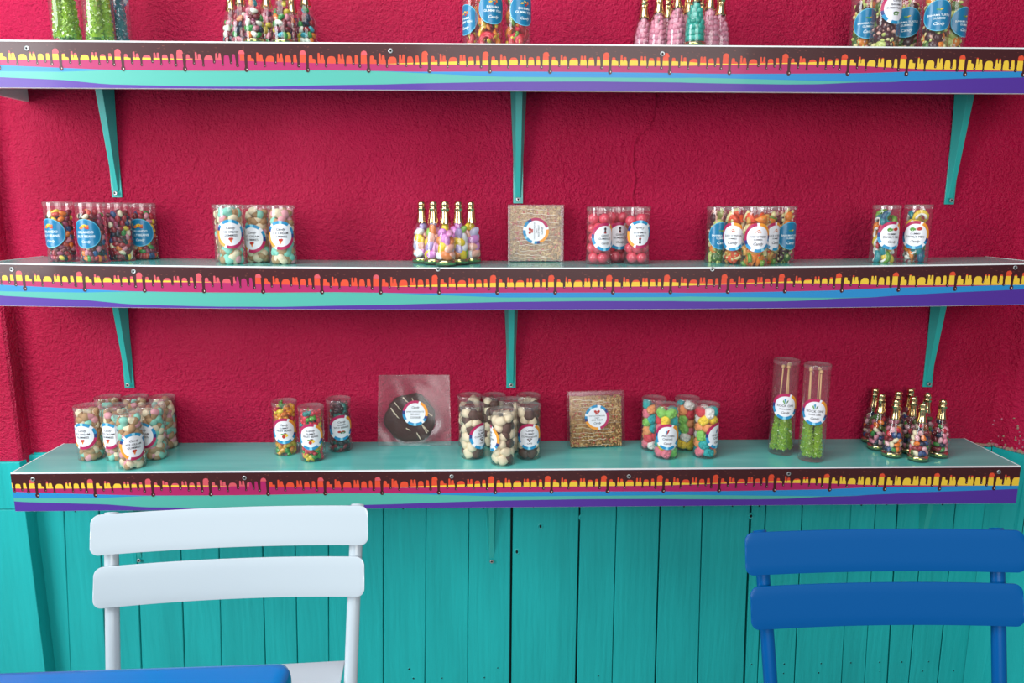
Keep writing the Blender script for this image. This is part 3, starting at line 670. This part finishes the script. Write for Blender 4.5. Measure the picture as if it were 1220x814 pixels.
def sticker_mesh(key, rad=None, flip=False):
    k_ = (key, rad, flip)
    if k_ in _sm: return _sm[k_]
    style, rr, lines, icon, iy = STICKERS[key]; mb = MB(); sg = -1 if flip else 1
    def W_(x, y, lift):
        x, y = x * sg, y * sg
        if rad is None: return (x, -lift, y)
        return ((rad + lift) * math.sin(x / rad), -(rad + lift) * math.cos(x / rad), y)
    def polar(r0, r1, a0, a1, na, nr, mt, lift):
        V = []; Fc = []
        for i in range(nr + 1):
            for j in range(na + 1):
                r = r0 + (r1 - r0) * i / nr; a = math.radians(a0 + (a1 - a0) * j / na); V.append(W_(r * math.cos(a), r * math.sin(a), lift))
        for i in range(nr):
            for j in range(na): q = i * (na + 1) + j; Fc.append((q, q + na + 1, q + na + 2, q + 1))
        mb.add(V, Fc, mt)
    if style == 'white':
        polar(0.0001, LR * .80, 0, 360, 40, 6, W, .0004)
        for a0, a1, c in RING:
            polar(LR * .79, LR, a0 + rr, a1 + rr, max(2, int((a1 - a0) / 8)), 1, RG[c], .00045)
        ink = INK
    else:
        polar(0.0001, LR * .955, 0, 360, 40, 6, SB, .0004); polar(LR * .95, LR, 0, 360, 40, 1, SBR, .00045); ink = INKW
    for s, y, size, sh in lines:
        V, Fc = text_geo(s, size * .92, sh)
        wd = max(abs(v[0]) for v in V); lim = LR * (.76 if style == 'white' else .88); k = min(1, math.sqrt(max(.0001, lim * lim - y * y)) / wd)
        mb.add([W_(x * k, yy + y, .0007) for x, yy in V], Fc, ink)
    if icon:
        for j, (pts, c) in enumerate(ICONS[icon]):
            mb.poly([W_(x * 1.15, y * 1.15 + iy, .0007 + .0001 * j) for x, y in pts], IC[c])
    _sm[k_] = mb.mesh('sticker', smooth=True); return _sm[k_]

# ------------------------------------------------------------------ tubes
def tube_meshes(r, h):
    a = MB(); a.lathe([(.0005, .0006), (r - .001, .0006), (r, .0018), (r, h - .002)], CLEAR, 40)
    b = MB(); b.lathe([(r + .0007, h - .009), (r + .0009, h - .0035), (r + .0009, h), (r - .001, h + .0004), (r - .0018, h - .0016), (.0005, h - .0016)], CLEAR_LID, 40)
    return a.mesh('tube_body'), b.mesh('lid')
TM = tube_meshes(TR, TH)
def facing(x, y): return math.atan2(CX - x, y + CD)
def tube(x, y, z, th, kind, stick, label, group, seed, frac=1.0, lz=.066, flip=False, name='candy_tube'):
    """th: how far the sticker is turned from the front, in degrees; 180 = towards the wall"""
    rz = facing(x, y) * .5 + math.radians(th)
    t = thing(name, label, 'candy tube', (x, y, z), rz, group)
    link('tube_body', TM[0], t); link('lid', TM[1], t)
    link('sticker', sticker_mesh(stick, TR, flip), t, (0, 0, lz))
    fill(t, kind, 'tube', seed, .0018, -rz + facing(x, y), frac)
    return t
def z2(x): return S2 - sag2(x) + .0007
z3 = S3 + .0007; z1 = S1 + .0007
g = 'jelly bean tubes on the middle shelf'
tube(-1.086, .075, z2(-1.1), -30, 'jelly_bean', 'beans', 'clear tube of jelly beans at the far left end of the middle shelf', g, 1, .92)
tube(-1.011, .070, z2(-1.02), -14, 'jelly_bean', 'beans', 'second tube of jelly beans from the left on the middle shelf, blue sticker in full', g, 2, .92)
tube(-.975, .125, z2(-.98), 170, 'jelly_bean', 'beans', 'tube of jelly beans whose sticker is turned away, third from the left', g, 3, .92)
tube(-.943, .183, z2(-.94), -8, 'jelly_bean', 'beans', 'rearmost jelly bean tube, rightmost of the four, blue sticker partly hidden', g, 4, .92)
g = 'ice cream gummy tubes on the middle shelf'
tube(-.722, .137, z2(-.72), 175, 'ice_cream', 'ice', 'ice cream gummy tube with no sticker showing, leftmost of the middle shelf four', g, 5)
tube(-.691, .073, z2(-.69), 9, 'ice_cream', 'ice', 'front ice cream gummy tube of the middle shelf with its whole sticker showing', g, 6, lz=.070)
tube(-.645, .125, z2(-.64), -17, 'ice_cream', 'ice', 'middle shelf ice cream gummy tube with the low, half covered sticker', g, 7, lz=.058)
tube(-.574, .085, z2(-.57), 0, 'ice_cream', 'ice', 'rightmost ice cream gummy tube on the middle shelf', g, 8, lz=.068)
g = 'gumball tubes on the middle shelf'
tube(.184, .112, z2(.18), 24, 'gumball', 'gum', 'left tube of big pink gumballs beside the square rice treat', g, 9)
tube(.238, .170, z2(.24), 8, 'gumball', 'gum', 'pink gumball tube standing behind between the two others', g, 10)
tube(.277, .112, z2(.28), 8, 'gumball', 'gum', 'right pink gumball tube, its sticker upside down', g, 11, lz=.072, flip=True)
g = 'pizza and turtle gummy tubes on the middle shelf'
tube(.489, .152, z2(.49), 7, 'turtle', 'turtle', 'leftmost tube of pale turtle gummies, blue sticker half hidden, middle shelf', g, 12)
tube(.514, .092, z2(.51), -25, 'pizza', 'pizza', 'orange pizza gummy tube left of the frontmost one', g, 13)
tube(.540, .034, z2(.54), 3, 'pizza', 'pizza', 'frontmost orange pizza gummy tube, whole white sticker showing', g, 14)
tube(.585, .090, z2(.58), 38, 'pizza', 'pizza', 'orange pizza gummy tube right of the frontmost one', g, 15)
tube(.640, .127, z2(.64), 30, 'turtle', 'turtle', 'rightmost tube with red and pale gummies and a blue sticker, middle shelf', g, 16)
g = 'swirly fish tubes on the middle shelf'
tube(.871, .08, z2(.87), 18, 'fish', 'fish', 'left tube of swirly fish gummies, teal fish on top', g, 17)
tube(.948, .08, z2(.95), -18, 'fish', 'fish', 'right tube of swirly fish gummies at the right end of the middle shelf', g, 18)
g = 'ice cream gummy tubes on the lowest shelf'
tube(-1.082, .100, z3, -18, 'ice_cream', 'ice', 'leftmost ice cream gummy tube on the lowest shelf, sticker facing left', g, 19)
tube(-.952, .038, z3, 26, 'ice_cream', 'ice', 'frontmost ice cream gummy tube on the lowest shelf', g, 20, lz=.058)
tube(-1.015, .100, z3, -28, 'ice_cream', 'ice', 'ice cream gummy tube directly left behind the frontmost one, lowest shelf', g, 21)
tube(-.926, .103, z3, -38, 'ice_cream', 'ice', 'ice cream gummy tube right behind the frontmost one, many mint pieces', g, 22)
tube(-.935, .186, z3, 178, 'ice_cream', 'ice', 'rightmost ice cream gummy tube of the lowest shelf, standing in the back row', g, 23)
tube(-1.075, .186, z3, 182, 'ice_cream', 'ice', 'left ice cream gummy tube of the back row, only its lid showing', g, 24)
tube(-1.005, .187, z3, 186, 'ice_cream', 'ice', 'middle ice cream gummy tube of the back row against the wall', g, 25)
g = 'gummy bear tubes on the lowest shelf'
tube(-.606, .134, z3, 0, 'bear', 'bears', 'left gummy bear tube with amber bears', g, 26)
tube(-.527, .085, z3, 0, 'bear_mixed', 'bears', 'middle gummy bear tube, nearest the shelf edge, red and green bears', g, 27)
tube(-.474, .158, z3, 16, 'bear_dark', 'darkbears', 'right tube of dark red gummies beside the bagged cookie', g, 28)
g = 'coffee gummy tubes on the lowest shelf'
tube(-.127, .095, z3, 48, 'coffee', 'coffee', 'coffee gummy tube at the front left, mostly cream pieces', g, 29, lz=.060)
tube(-.051, .048, z3, -78, 'coffee', 'coffee', 'frontmost coffee gummy tube with just the sticker rim showing', g, 30)
tube(.014, .090, z3, 4, 'coffee', 'coffee', 'coffee gummy tube at the front right with the full white sticker', g, 31, lz=.062)
tube(-.137, .187, z3, 180, 'coffee', 'coffee', 'left coffee gummy tube of the back row against the wall', g, 32)
tube(-.0735, .187, z3, 175, 'coffee', 'coffee', 'middle coffee gummy tube of the back row against the wall', g, 33)
tube(.018, .187, z3, 185, 'coffee', 'coffee', 'right coffee gummy tube of the back row against the wall', g, 34)
tube(-.028, .140, z3, 180, 'coffee', 'coffee', 'coffee gummy tube in the middle of its cluster, surrounded by others', g, 35)
g = 'unicorn chew tubes on the lowest shelf'
tube(.343, .150, z3, 180, 'chew', 'chews', 'unicorn chew tube at the back left of its group', g, 36)
tube(.363, .087, z3, 0, 'chew', 'chews', 'front left unicorn chew tube with the full white sticker', g, 37, lz=.060)
tube(.430, .152, z3, 178, 'chew', 'chews', 'unicorn chew tube at the back in the middle of its group', g, 38)
tube(.464, .090, z3, 54, 'chew', 'chews', 'right unicorn chew tube with the tilted sticker at its side', g, 39, lz=.060)
g = 'gummy fish tubes on the topmost shelf'
tube(-.112, .122, z1, -55, 'tropic', 'tropic', 'left tube on the topmost shelf centre, narrow strip of blue sticker', g, 40, lz=.072)
tube(-.082, .060, z1, 18, 'tropic', 'tropic', 'middle red and yellow gummy tube at the centre of the topmost shelf', g, 41, lz=.080)
tube(-.018, .070, z1, 30, 'tropic', 'tropic', 'right red and yellow gummy tube at the centre of the topmost shelf', g, 42, lz=.080)
g = 'turtle gummy tubes on the topmost shelf'
tube(.800, .126, z1, 6, 'turtle', 'turtle', 'leftmost turtle gummy tube on the topmost shelf, half hidden', g, 43, lz=.070)
tube(.818, .062, z1, 26, 'turtle', 'turtlew', 'turtle gummy tube with the only white sticker, topmost shelf', g, 44, lz=.088)
tube(.903, .126, z1, -16, 'turtle', 'turtle', 'turtle gummy tube behind, between white and blue stickered ones', g, 45, lz=.074)
tube(.932, .062, z1, 0, 'turtle', 'turtle', 'turtle gummy tube on the topmost shelf with a whole blue sticker', g, 46, lz=.074)
tube(1.006, .120, z1, 42, 'turtle', 'turtle', 'rightmost turtle gummy tube on the topmost shelf', g, 47, lz=.074)

# ------------------------------------------------------------------ bottles
def bottle_r(z):
    return float(np.interp(z, [0, .004, .014, .045, .060, .075, .088, .098, .106, .115], [.0225, .0245, .0250, .0250, .0240, .0205, .0160, .0122, .0100, .0090]))
def bottle_meshes():
    a = MB(); zs_ = [0.012 + .004 * i for i in range(24)]
    a.lathe([(bottle_r(z), z) for z in zs_] + [(.0088, .112)], BOTTLE, 32)
    b = MB(); b.lathe([(.0005, .003), (.016, .0006), (.0215, .0004), (.0245, .003), (.0250, .012)], GREEN_BASE, 32)
    c = MB(); c.lathe([(.0005, .0135), (.0234, .0135), (.0236, .003), (.0005, .003)], GOLD, 32)
    d = MB()
    rr = [(.0125, .0985), (.0120, .104), (.0098, .112), (.0092, .124), (.0090, .130), (.0104, .1305), (.0106, .1335), (.0086, .134), (.0080, .137), (.0092, .1385), (.0094, .144), (.0086, .1475), (.0045, .1490), (.0002, .1492)]
    seg = 28; V = []; Fc = []
    for i, (r, z) in enumerate(rr):
        for k in range(seg):
            f = 1 + (.055 * math.cos(k * PI) if i < 5 else 0); V.append((r * f * math.cos(2 * PI * k / seg), r * f * math.sin(2 * PI * k / seg), z + (.0012 * math.sin(k * 1.7) if i == 0 else 0)))
    for i in range(len(rr) - 1):
        for k in range(seg): q = i * seg + k; q2 = i * seg + (k + 1) % seg; Fc.append((q, q2, q2 + seg, q + seg))
    d.add(V, Fc, GOLD)
    return a.mesh('bottle_body'), b.mesh('bottle_base'), c.mesh('gold_disc'), d.mesh('foil_cap', smooth=True)
BM = bottle_meshes()
def bottle(x, y, z, kind, label, group, seed):
    t = thing('candy_bottle', label, 'candy bottle', (x, y, z), 0, group)
    link('bottle_body', BM[0], t); link('bottle_base', BM[1], t); link('gold_disc', BM[2], t); link('foil_cap', BM[3], t)
    fill(t, kind, 'bottle', seed, .0145, facing(x, y))
    return t
g = 'bottles of sugared almonds on the middle shelf'
for i, (x, y, l) in enumerate([(-.248, .137, 'leftmost gold capped bottle of pastel sugared almonds'), (-.216, .091, 'second almond bottle from the left, orange almonds at its top'),
        (-.185, .045, 'frontmost almond bottle, third from the left, with yellow almonds'), (-.156, .091, 'fourth sugared almond bottle from the left'), (-.128, .137, 'rightmost sugared almond bottle next to the rice treat')]):
    bottle(x, y, z2(x), 'almond', l, g, 60 + i)
g = 'bottles of jelly beans on the lowest shelf'
for i, (x, y, l) in enumerate([(.945, .192, 'jelly bean bottle at the back left against the wall, lowest shelf'), (.932, .135, 'leftmost jelly bean bottle on the lowest shelf'), (.940, .078, 'jelly bean bottle at the front left of the lowest shelf group'),
        (.990, .160, 'jelly bean bottle in the back row, second cap from the left'), (1.040, .190, 'rearmost jelly bean bottle at the middle of the group by the wall'), (1.000, .105, 'jelly bean bottle in the middle of the lowest shelf group'),
        (.990, .046, 'frontmost jelly bean bottle at the shelf edge'), (1.055, .137, 'jelly bean bottle behind the rightmost one'), (1.058, .075, 'rightmost jelly bean bottle on the lowest shelf')]):
    bottle(x, y, z3, 'bean_pinkish', l, g, 70 + i)
g = 'bottles of jelly beans on the topmost shelf'
for i, (x, y, l) in enumerate([(-.683, .152, 'leftmost jelly bean bottle on the topmost shelf, standing far back'), (-.645, .100, 'second jelly bean bottle from the left on the topmost shelf'), (-.600, .045, 'left one of the two front jelly bean bottles, topmost shelf'),
        (-.592, .122, 'dark filled jelly bean bottle between the two front ones, topmost shelf'), (-.539, .050, 'right one of the two front jelly bean bottles, topmost shelf'), (-.547, .170, 'jelly bean bottle at the back on the topmost shelf'), (-.500, .105, 'rightmost jelly bean bottle on the topmost shelf')]):
    bottle(x, y, z1, 'bean_top', l, g, 90 + i)
g = 'bottles of sugar drops on the topmost shelf'
for i, (x, y, k, l) in enumerate([(.292, .190, 'drop_pink', 'leftmost bottle of pink sugar drops, back row of the topmost shelf'), (.318, .145, 'drop_pink', 'second bottle of pink sugar drops from the left'), (.350, .192, 'drop_pink', 'low looking pink drop bottle in the back row, third from the left'),
        (.350, .095, 'drop_pink', 'pink drop bottle directly left of the teal one'), (.388, .142, 'drop_pink', 'pink drop bottle standing behind the teal one'), (.379, .043, 'drop_teal', 'front bottle filled with teal sugar drops'),
        (.430, .194, 'drop_pink', 'pink drop bottle in the back row right of the teal one'), (.427, .100, 'drop_pink', 'pink drop bottle just right of the teal one'), (.468, .155, 'drop_pink', 'rightmost bottle of pink sugar drops')]):
    bottle(x, y, z1, k, l, g, 110 + i)

# ------------------------------------------------------------------ rock candy tubes
ROCKG = mat('rock_sugar_green', '9ccb2a', rough=.12, coat=.6, sss=.3, trans=.35); ROCKB = mat('rock_sugar_blue', '3f8f9c', rough=.12, coat=.6, sss=.3, trans=.35)
STICKM = mat('birch_stick', 'd8a878', rough=.6)
def rock_meshes(seed, mt):
    rs = random.Random(seed); mb = MB()
    mb.tube([(0, 0, .008), (0, 0, .06), (0, 0, .122)], [.0108, .0085, .0035], mt, 10)
    for i in range(300):
        t = rs.random(); a = rs.random() * 2 * PI; rad = .0112 * (1 - t) + .0040 * t; z = .006 + .118 * t; s_ = rs.uniform(.0012, .0028)
        Mx = Matrix.Translation((rad * math.cos(a), rad * math.sin(a), z)) @ Euler((rs.random() * 6, rs.random() * 6, rs.random() * 6)).to_matrix().to_4x4()
        mb.box(-s_, s_, -s_, s_, -s_, s_, mt, M=Mx)
    st = MB(); st.tube([(0, 0, .11), (0, 0, .220)], .0019, STICKM, 8); st.ell((0, 0, .223), (.0048,) * 3, STICKM, 12, 8)
    return mb.mesh('rock_candy', smooth=False), st.mesh('stick')
RH = .245; RR = .0315
RM = tube_meshes(RR, RH)
RC = [rock_meshes(s, ROCKG) for s in (1, 2)]; RB = [rock_meshes(5, ROCKB)]
def rock_tube(x, y, z, th, label, group, seed, meshes, lz=.130, stick=True):
    rz = facing(x, y) * .5 + math.radians(th); t = thing('rock_candy_tube', label, 'candy tube', (x, y, z), rz, group)
    link('tube_body', RM[0], t); link('lid', RM[1], t)
    if stick: link('sticker', sticker_mesh('rock', RR), t, (0, 0, lz))
    rs = random.Random(seed)
    for k in range(4):
        a = k * PI / 2 + .6 + seed; px, py = .0155 * math.cos(a), .0155 * math.sin(a); me, st = meshes[k % len(meshes)]
        tilt = rs.uniform(-.05, -.005)
        o = link('rock_candy', me, t, (px, py, .002 + rs.uniform(0, .006)), (tilt * math.sin(a), -tilt * math.cos(a), rs.random() * 6))
        link('stick', st, o)
    return t
rock_tube(.668, .112, z3, -4, 'rear left tall tube of green rock candy sticks, lowest shelf', 'rock candy tubes on the lowest shelf', 1, RC)
rock_tube(.724, .059, z3, -9, 'front right tall tube of green rock candy sticks, lowest shelf', 'rock candy tubes on the lowest shelf', 2, RC)
g = 'rock candy tubes on the topmost shelf'
rock_tube(-1.013, .055, z1, 180, 'leftmost green rock candy tube on the topmost shelf', g, 3, RC, lz=.14)
rock_tube(-.944, .060, z1, 180, 'second green rock candy tube on the topmost shelf', g, 4, RC, lz=.14)
rock_tube(-.945, .140, z1, 180, 'bluish rock candy tube behind the green ones on the topmost shelf', g, 5, RB, lz=.14)

# ------------------------------------------------------------------ rice treats and cookie
def treat_mat():
    m = mat('rice_treat', 'b98a58', rough=.55, coat=.2)
    v = coords(m); vo = N(m, 'ShaderNodeTexVoronoi'); vo.inputs['Scale'].default_value = 210; L(m, v, vo.inputs['Vector'])
    bump(m, vo.outputs['Distance'], .8, .003)
    L(m, ramp(m, noise(m, v, 70, 3), [(.3, '8f5c38'), (.5, 'b58450'), (.7, 'cda46a')]), bsdf(m).inputs['Base Color'])
    return m
TREAT = treat_mat(); PUFF1 = mat('rice_puff', 'b58a50', rough=.5); PUFF2 = mat('rice_puff_pale', 'ccaa72', rough=.5); DRIZ = mat('white_drizzle', 'eddcc0', rough=.35); REDCH = mat('red_chips', 'b8503f', rough=.5); CHOCO = mat('dark_chocolate', '38150d', rough=.5, spec=.3)
def treat(x, y, z, rz, lean, wid, hgt, slab_h, label, seed, rot_sticker):
    t = thing('rice_treat', label, 'rice treat', (x, y, z), rz, None)
    t.rotation_euler = (lean, 0, rz)
    th = .026; rs = random.Random(seed)
    mb = MB(); sw = wid / 2 - .008
    mb.box(-sw, sw, .004, th - .003, .003, slab_h, TREAT)
    for i in range(520):
        px, pz = rs.uniform(-sw, sw), rs.uniform(.004, slab_h)
        Mx = Euler((rs.random() * 3, rs.random() * 3, rs.random() * 3)).to_matrix().to_4x4()
        mb.ell((px, .0042, pz), (.0045, .0026, .0024), (REDCH if rs.random() < (.45 if seed == 5 and -.05 < px < -.005 and .04 < pz < .10 else .10) else rs.choice((TREAT, PUFF1, PUFF1, PUFF2))), 7, 5, M=Mx)
    for i in range(60):
        s_ = rs.choice((-1, 1)); mb.ell((s_ * sw, rs.uniform(.006, th - .006), rs.uniform(.004, slab_h)), (.003, .003, .003), TREAT, 6, 4)
        mb.ell((rs.uniform(-sw, sw), rs.uniform(.006, th - .006), slab_h), (.003, .003, .003), TREAT, 6, 4)
    sl = mb.build('treat_slab', t, smooth=True)
    mb = MB()
    for i in range(12):
        zz = .008 + (slab_h - .016) * i / 11 + rs.uniform(-.003, .003); sl_ = rs.uniform(-.004, .004); n = 14
        a, b = sorted((rs.uniform(-sw, -sw * .5), rs.uniform(sw * .3, sw)))
        mb.tube([(a + (b - a) * k / n, .0012 + .0006 * math.sin(k * 2 + i), max(.005, min(slab_h - .002, zz + sl_ * (k / n - .5) * 2 + .0012 * math.sin(k * 1.3 + i)))) for k in range(n + 1)], rs.uniform(.0004, .0009), DRIZ, 6)
    mb.build('drizzle', t, smooth=True)
    mb = MB(); mb.box(-wid / 2, wid / 2, 0 - .002, th, .0005, hgt, CLEAR_BOX); mb.build('clear_box', t, bevel=.001)
    st = link('sticker', sticker_mesh('treat'), t, (0.0, -.0022, hgt * .54), (0, rot_sticker, 0)); st.scale = (.98, 1, .98)
    return t
treat(.034, .178, z2(.034), 0, -.08, .142, .143, .139, 'square rice treat in a clear box on the middle shelf, sticker turned sideways', 5, -PI / 2)
treat(.1985, .1555, z3, .10, -.16, .150, .149, .134, 'square rice treat in a clear box on the lowest shelf beside the unicorn chews', 6, 0)
ck = thing('wrapped_cookie', 'big dark chocolate cookie in a clear square bag on the lowest shelf', 'cookie', (-.2835, .182, z3), 0)
ck.rotation_euler = (-.16, 0, .0)
mb = MB(); rs = random.Random(3); seg = 56
off = [rs.uniform(-.0015, .0015) for _ in range(seg)]
def crad(k): return .0665 + off[k % seg] + .0022 * math.sin(k * .7) - .0015 * math.cos(k * .33)
V = []; lay = [(0, -.000), (.45, -.0010), (.80, -.0004), (.93, .0024), (1.0, .008), (1.0, .012), (.94, .017), (0, .018)]
for f, yy in lay:
    for k in range(seg):
        r = crad(k) * f; a = 2 * PI * k / seg; V.append((r * math.cos(a), yy + (.0005 * math.sin(5 * a + f * 20) if 0 < f < 1 else 0), .0685 + r * math.sin(a)))
Fc = [(i * seg + k, i * seg + (k + 1) % seg, (i + 1) * seg + (k + 1) % seg, (i + 1) * seg + k) for i in range(len(lay) - 1) for k in range(seg)]
_cn = noise(CHOCO, coords(CHOCO), 60, 4); bump(CHOCO, _cn, .7, .004)
mb.add(V, Fc, CHOCO); mb.build('cookie', ck, smooth=True, loc=(-.012, .003, .002), fix=True)
mb = MB()
for (x0, z0, x1, z1_) in [(-.050, .098, -.036, .080), (-.046, .090, -.028, .070), (-.040, .113, -.024, .092), (-.018, .126, .004, .104), (.006, .124, .016, .102), (.040, .090, .060, .076), (.030, .056, .046, .030), (.034, .052, .050, .034), (.018, .032, .030, .012), (-.010, .044, .002, .038)]:
    n = 7; mb.tube([(x0 + (x1 - x0) * k / n, -.0018, z0 + (z1_ - z0) * k / n + .0008 * math.sin(k * 2)) for k in range(n + 1)], [rs.uniform(.0005, .0017) for _ in range(n + 1)], DRIZ, 6)
mb.build('drizzle', ck, smooth=True, loc=(-.012, .002, .002))
# cellophane bag: two sheets joined at the rim, bulging over the cookie
mb = MB(); n = 24; wbt, wtp, hb = .0965, .0930, .187
for s_ in (0, 1):
    V = []
    for i in range(n + 1):
        for j in range(n + 1):
            u = -1 + 2 * i / n; v = j / n; hw = wbt + (wtp - wbt) * v
            e = max(0, 1 - abs(u) ** 3) * max(0, 1 - abs(2 * v - 1) ** 3)
            r = math.hypot(u * hw + .012, v * hb - .070); g_ = max(0, 1 - max(0, r - .055) / .045)
            yy = -(.0045 * min(1, g_) * e) - .0012 * e * math.sin(9 * u + 5 * v) * math.sin(7 * v + 2 * u) if s_ == 0 else .021 * min(1, g_) * e
            V.append((u * hw, yy if s_ == 0 else yy + .0004, v * hb + .0005))
    Fc = [(i * (n + 1) + j, (i + 1) * (n + 1) + j, (i + 1) * (n + 1) + j + 1, i * (n + 1) + j + 1) for i in range(n) for j in range(n)]
    if s_: Fc = [tuple(reversed(f)) for f in Fc]
    mb.add(V, Fc, CLEAR_BAG)
for pts in ([(-wbt, 0, .001), (-wtp, 0, hb)], [(wbt, 0, .001), (wtp, 0, hb)], [(-wtp, 0, hb), (wtp, 0, hb)], [(-wbt, 0, .001), (wbt, 0, .001)]):
    mb.tube(pts, .0007, CLEAR_LID, 6)
mb.build('clear_bag', ck, smooth=True)
st = link('sticker', sticker_mesh('cookie'), ck, (.003, -.0062, .087))

# ------------------------------------------------------------------ bistro chairs
def slat(W_, h, bow, thick, z0, lean, mt, rc=.013):
    """one curved back slat: rounded rectangle, bowed away from the sitter; top edge at z0"""
    def half(u):   # z extents at across-position u metres
        d = W_ / 2 - abs(u)
        if d >= rc: return h / 2
        return h / 2 - rc + math.sqrt(max(0, rc * rc - (rc - d) ** 2))
    us = sorted(set(round(q_, 5) for q_ in [-W_ / 2 + rc * (1 - math.cos(a)) for a in [PI / 2 * k / 6 for k in range(7)]] + [W_ / 2 - rc * (1 - math.cos(a)) for a in [PI / 2 * k / 6 for k in range(7)]] + [(-W_ / 2 + rc) + (W_ - 2 * rc) * k / 20 for k in range(21)]))
    V = []; nz = 4
    for u in us:
        hh = half(u)
        for side in (0, 1):
            for k in range(nz + 1):
                zz = -hh + 2 * hh * k / nz; zc = z0 - h / 2 + zz
                y = bow * (1 - (2 * u / W_) ** 2) + (thick if side else 0) + (zc) * math.tan(lean)
                V.append((u, y, zc))
    m_ = 2 * (nz + 1); Fc = []
    for i in range(len(us) - 1):
        a, b = i * m_, (i + 1) * m_
        for k in range(nz):
            Fc.append((a + k, b + k, b + k + 1, a + k + 1)); q = nz + 1
            Fc.append((a + q + k, a + q + k + 1, b + q + k + 1, b + q + k))
        Fc.append((a, a + nz + 1, b + nz + 1, b)); Fc.append((a + nz, b + nz, b + 2 * nz + 1, a + 2 * nz + 1))
    for a in (0, (len(us) - 1) * m_):
        Fc.append(tuple([a + k for k in range(nz + 1)] + [a + nz + 1 + k for k in reversed(range(nz + 1))]))
    mb = MB(); mb.add(V, Fc, mt); return mb
def ground(z): return z + FZ
def chair(loc, rz, mt, label, W_, sh, gap, lean, bow, top, tx, tub, seat_z):
    t = thing('bistro_chair', label, 'chair', (loc[0], loc[1], 0), rz)
    z = top
    for k in range(2):
        s_ = slat(W_ - .013 * k, sh, bow, .0022, 0, lean, mt); s_.v = [(x, y - math.tan(lean) * (top - z), zz + z) for x, y, zz in s_.v]
        s_.build('back_slat', t, smooth=True, fix=True, bevel=.0006); z -= sh + gap
    # legs that carry the back run down and forward
    tl = math.tan(tub)
    for s_, xo in ((-1, tx[0]), (1, tx[1])):
        y0 = bow * (1 - (2 * abs(xo) / W_) ** 2) + .0165
        mb = MB(); cv = lambda d: xo * (1 - .22 * d if d < .3 else 1 - .066 + .10 * (d - .3)); pts = [(cv(0), y0 + .001, top - .005)] + [(cv(d), y0 - tl * d, top - d) for d in (.012, .06, .12, .18, .24, .30, .5, top - FZ - .008)]
        mb.tube(pts, .0108, mt, 18, .8); o = mb.build('leg', t, smooth=True)
        mb = MB(); mb.tube([(cv(top - FZ), y0 - tl * (top - FZ - .01), FZ), (cv(top - FZ), y0 - tl * (top - FZ - .02), FZ + .02)], .0125, BLACK, 12); mb.build('foot_cap', o)
    yb = bow + .014 - tl * (top - seat_z)
    for s_ in (-1, 1):  # rear leg pair, crossing under the seat
        xo = s_ * (W_ / 2 - .055)
        mb = MB(); mb.tube([(xo, yb - .27, seat_z - .015), (xo, yb + .12, FZ + .008)], .0105, mt, 14, .8); o = mb.build('leg', t, smooth=True)
        mb = MB(); mb.tube([(xo, yb + .122, FZ), (xo, yb + .118, FZ + .02)], .0122, BLACK, 12); mb.build('foot_cap', o)
    for k in range(4):
        y1 = yb + .045 - k * .082
        mb = MB(); hw = W_ / 2 - .046
        mb.box(-hw, hw, y1 - .074, y1, seat_z - .0025 - .003 * (k > 0), seat_z - .003 * (k > 0), mt)
        mb.build('seat_slat', t, bevel=.0012)
    mb = MB()
    for s_ in (-1, 1): mb.tube([(s_ * (W_ / 2 - .068), yb + .03, seat_z - .012), (s_ * (W_ / 2 - .068), yb - .28, seat_z - .012)], .007, mt, 10)
    mb.build('seat_frame', t, smooth=True)
    return t
CW = mat('white_lacquer', 'b9c6ce', rough=.22, coat=.4); CB = mat('blue_lacquer', '005293', rough=.3, spec=.2, coat=.05)
chair((-.492, -.577), .068, CW, 'white metal bistro chair at the left in front of the lowest shelf', .43, .0605, .0175, .27, .013, .767, (-.192, .196), .28, .497)
chair((.534, -.639), .001, CB, 'blue metal bistro chair at the right edge in front of the teal boards', .440, .0630, .0165, .25, .010, .750, (-.190, .189), .26, .430)

# ------------------------------------------------------------------ blue table
TB = mat('blue_table_lacquer', '0076c0', rough=.2, coat=.15)
tb = thing('bistro_table', 'blue metal table with a rounded corner at the lower left', 'table', (-.605, -1.234, 0), .035)
def rrect(hw, hd, r, n=8):
    P = []
    for cx, cy, a0 in ((hw - r, hd - r, 0), (-hw + r, hd - r, PI / 2), (-hw + r, -hd + r, PI), (hw - r, -hd + r, 3 * PI / 2)):
        for k in range(n + 1): a = a0 + PI / 2 * k / n; P.append((cx + r * math.cos(a), cy + r * math.sin(a)))
    return P
mb = MB(); prof = [(.014, 0), (.007, .0006), (.003, .003), (.0008, .008), (0, .014), (0, .026), (.003, .030)]
V = []; hw, hd = .31, .31; n = None
for ins, dz in prof:
    P = rrect(hw - ins, hd - ins, .02 - min(ins, .012)); n = len(P); V += [(x, y, .727 - dz) for x, y in P]
Fc = [(i * n + k, i * n + (k + 1) % n, (i + 1) * n + (k + 1) % n, (i + 1) * n + k) for i in range(len(prof) - 1) for k in range(n)]
Fc += [tuple(range(n)), tuple((len(prof) - 1) * n + k for k in range(n))]
mb.add(V, Fc, TB); mb.build('tabletop', tb, smooth=True, fix=True)
for sx in (-1, 1):
    for sy in (-1, 1):
        mb = MB(); mb.tube([(sx * .24, sy * .24, .695), (sx * .26, sy * .26, FZ)], .011, TB, 12); mb.build('leg', tb, smooth=True)
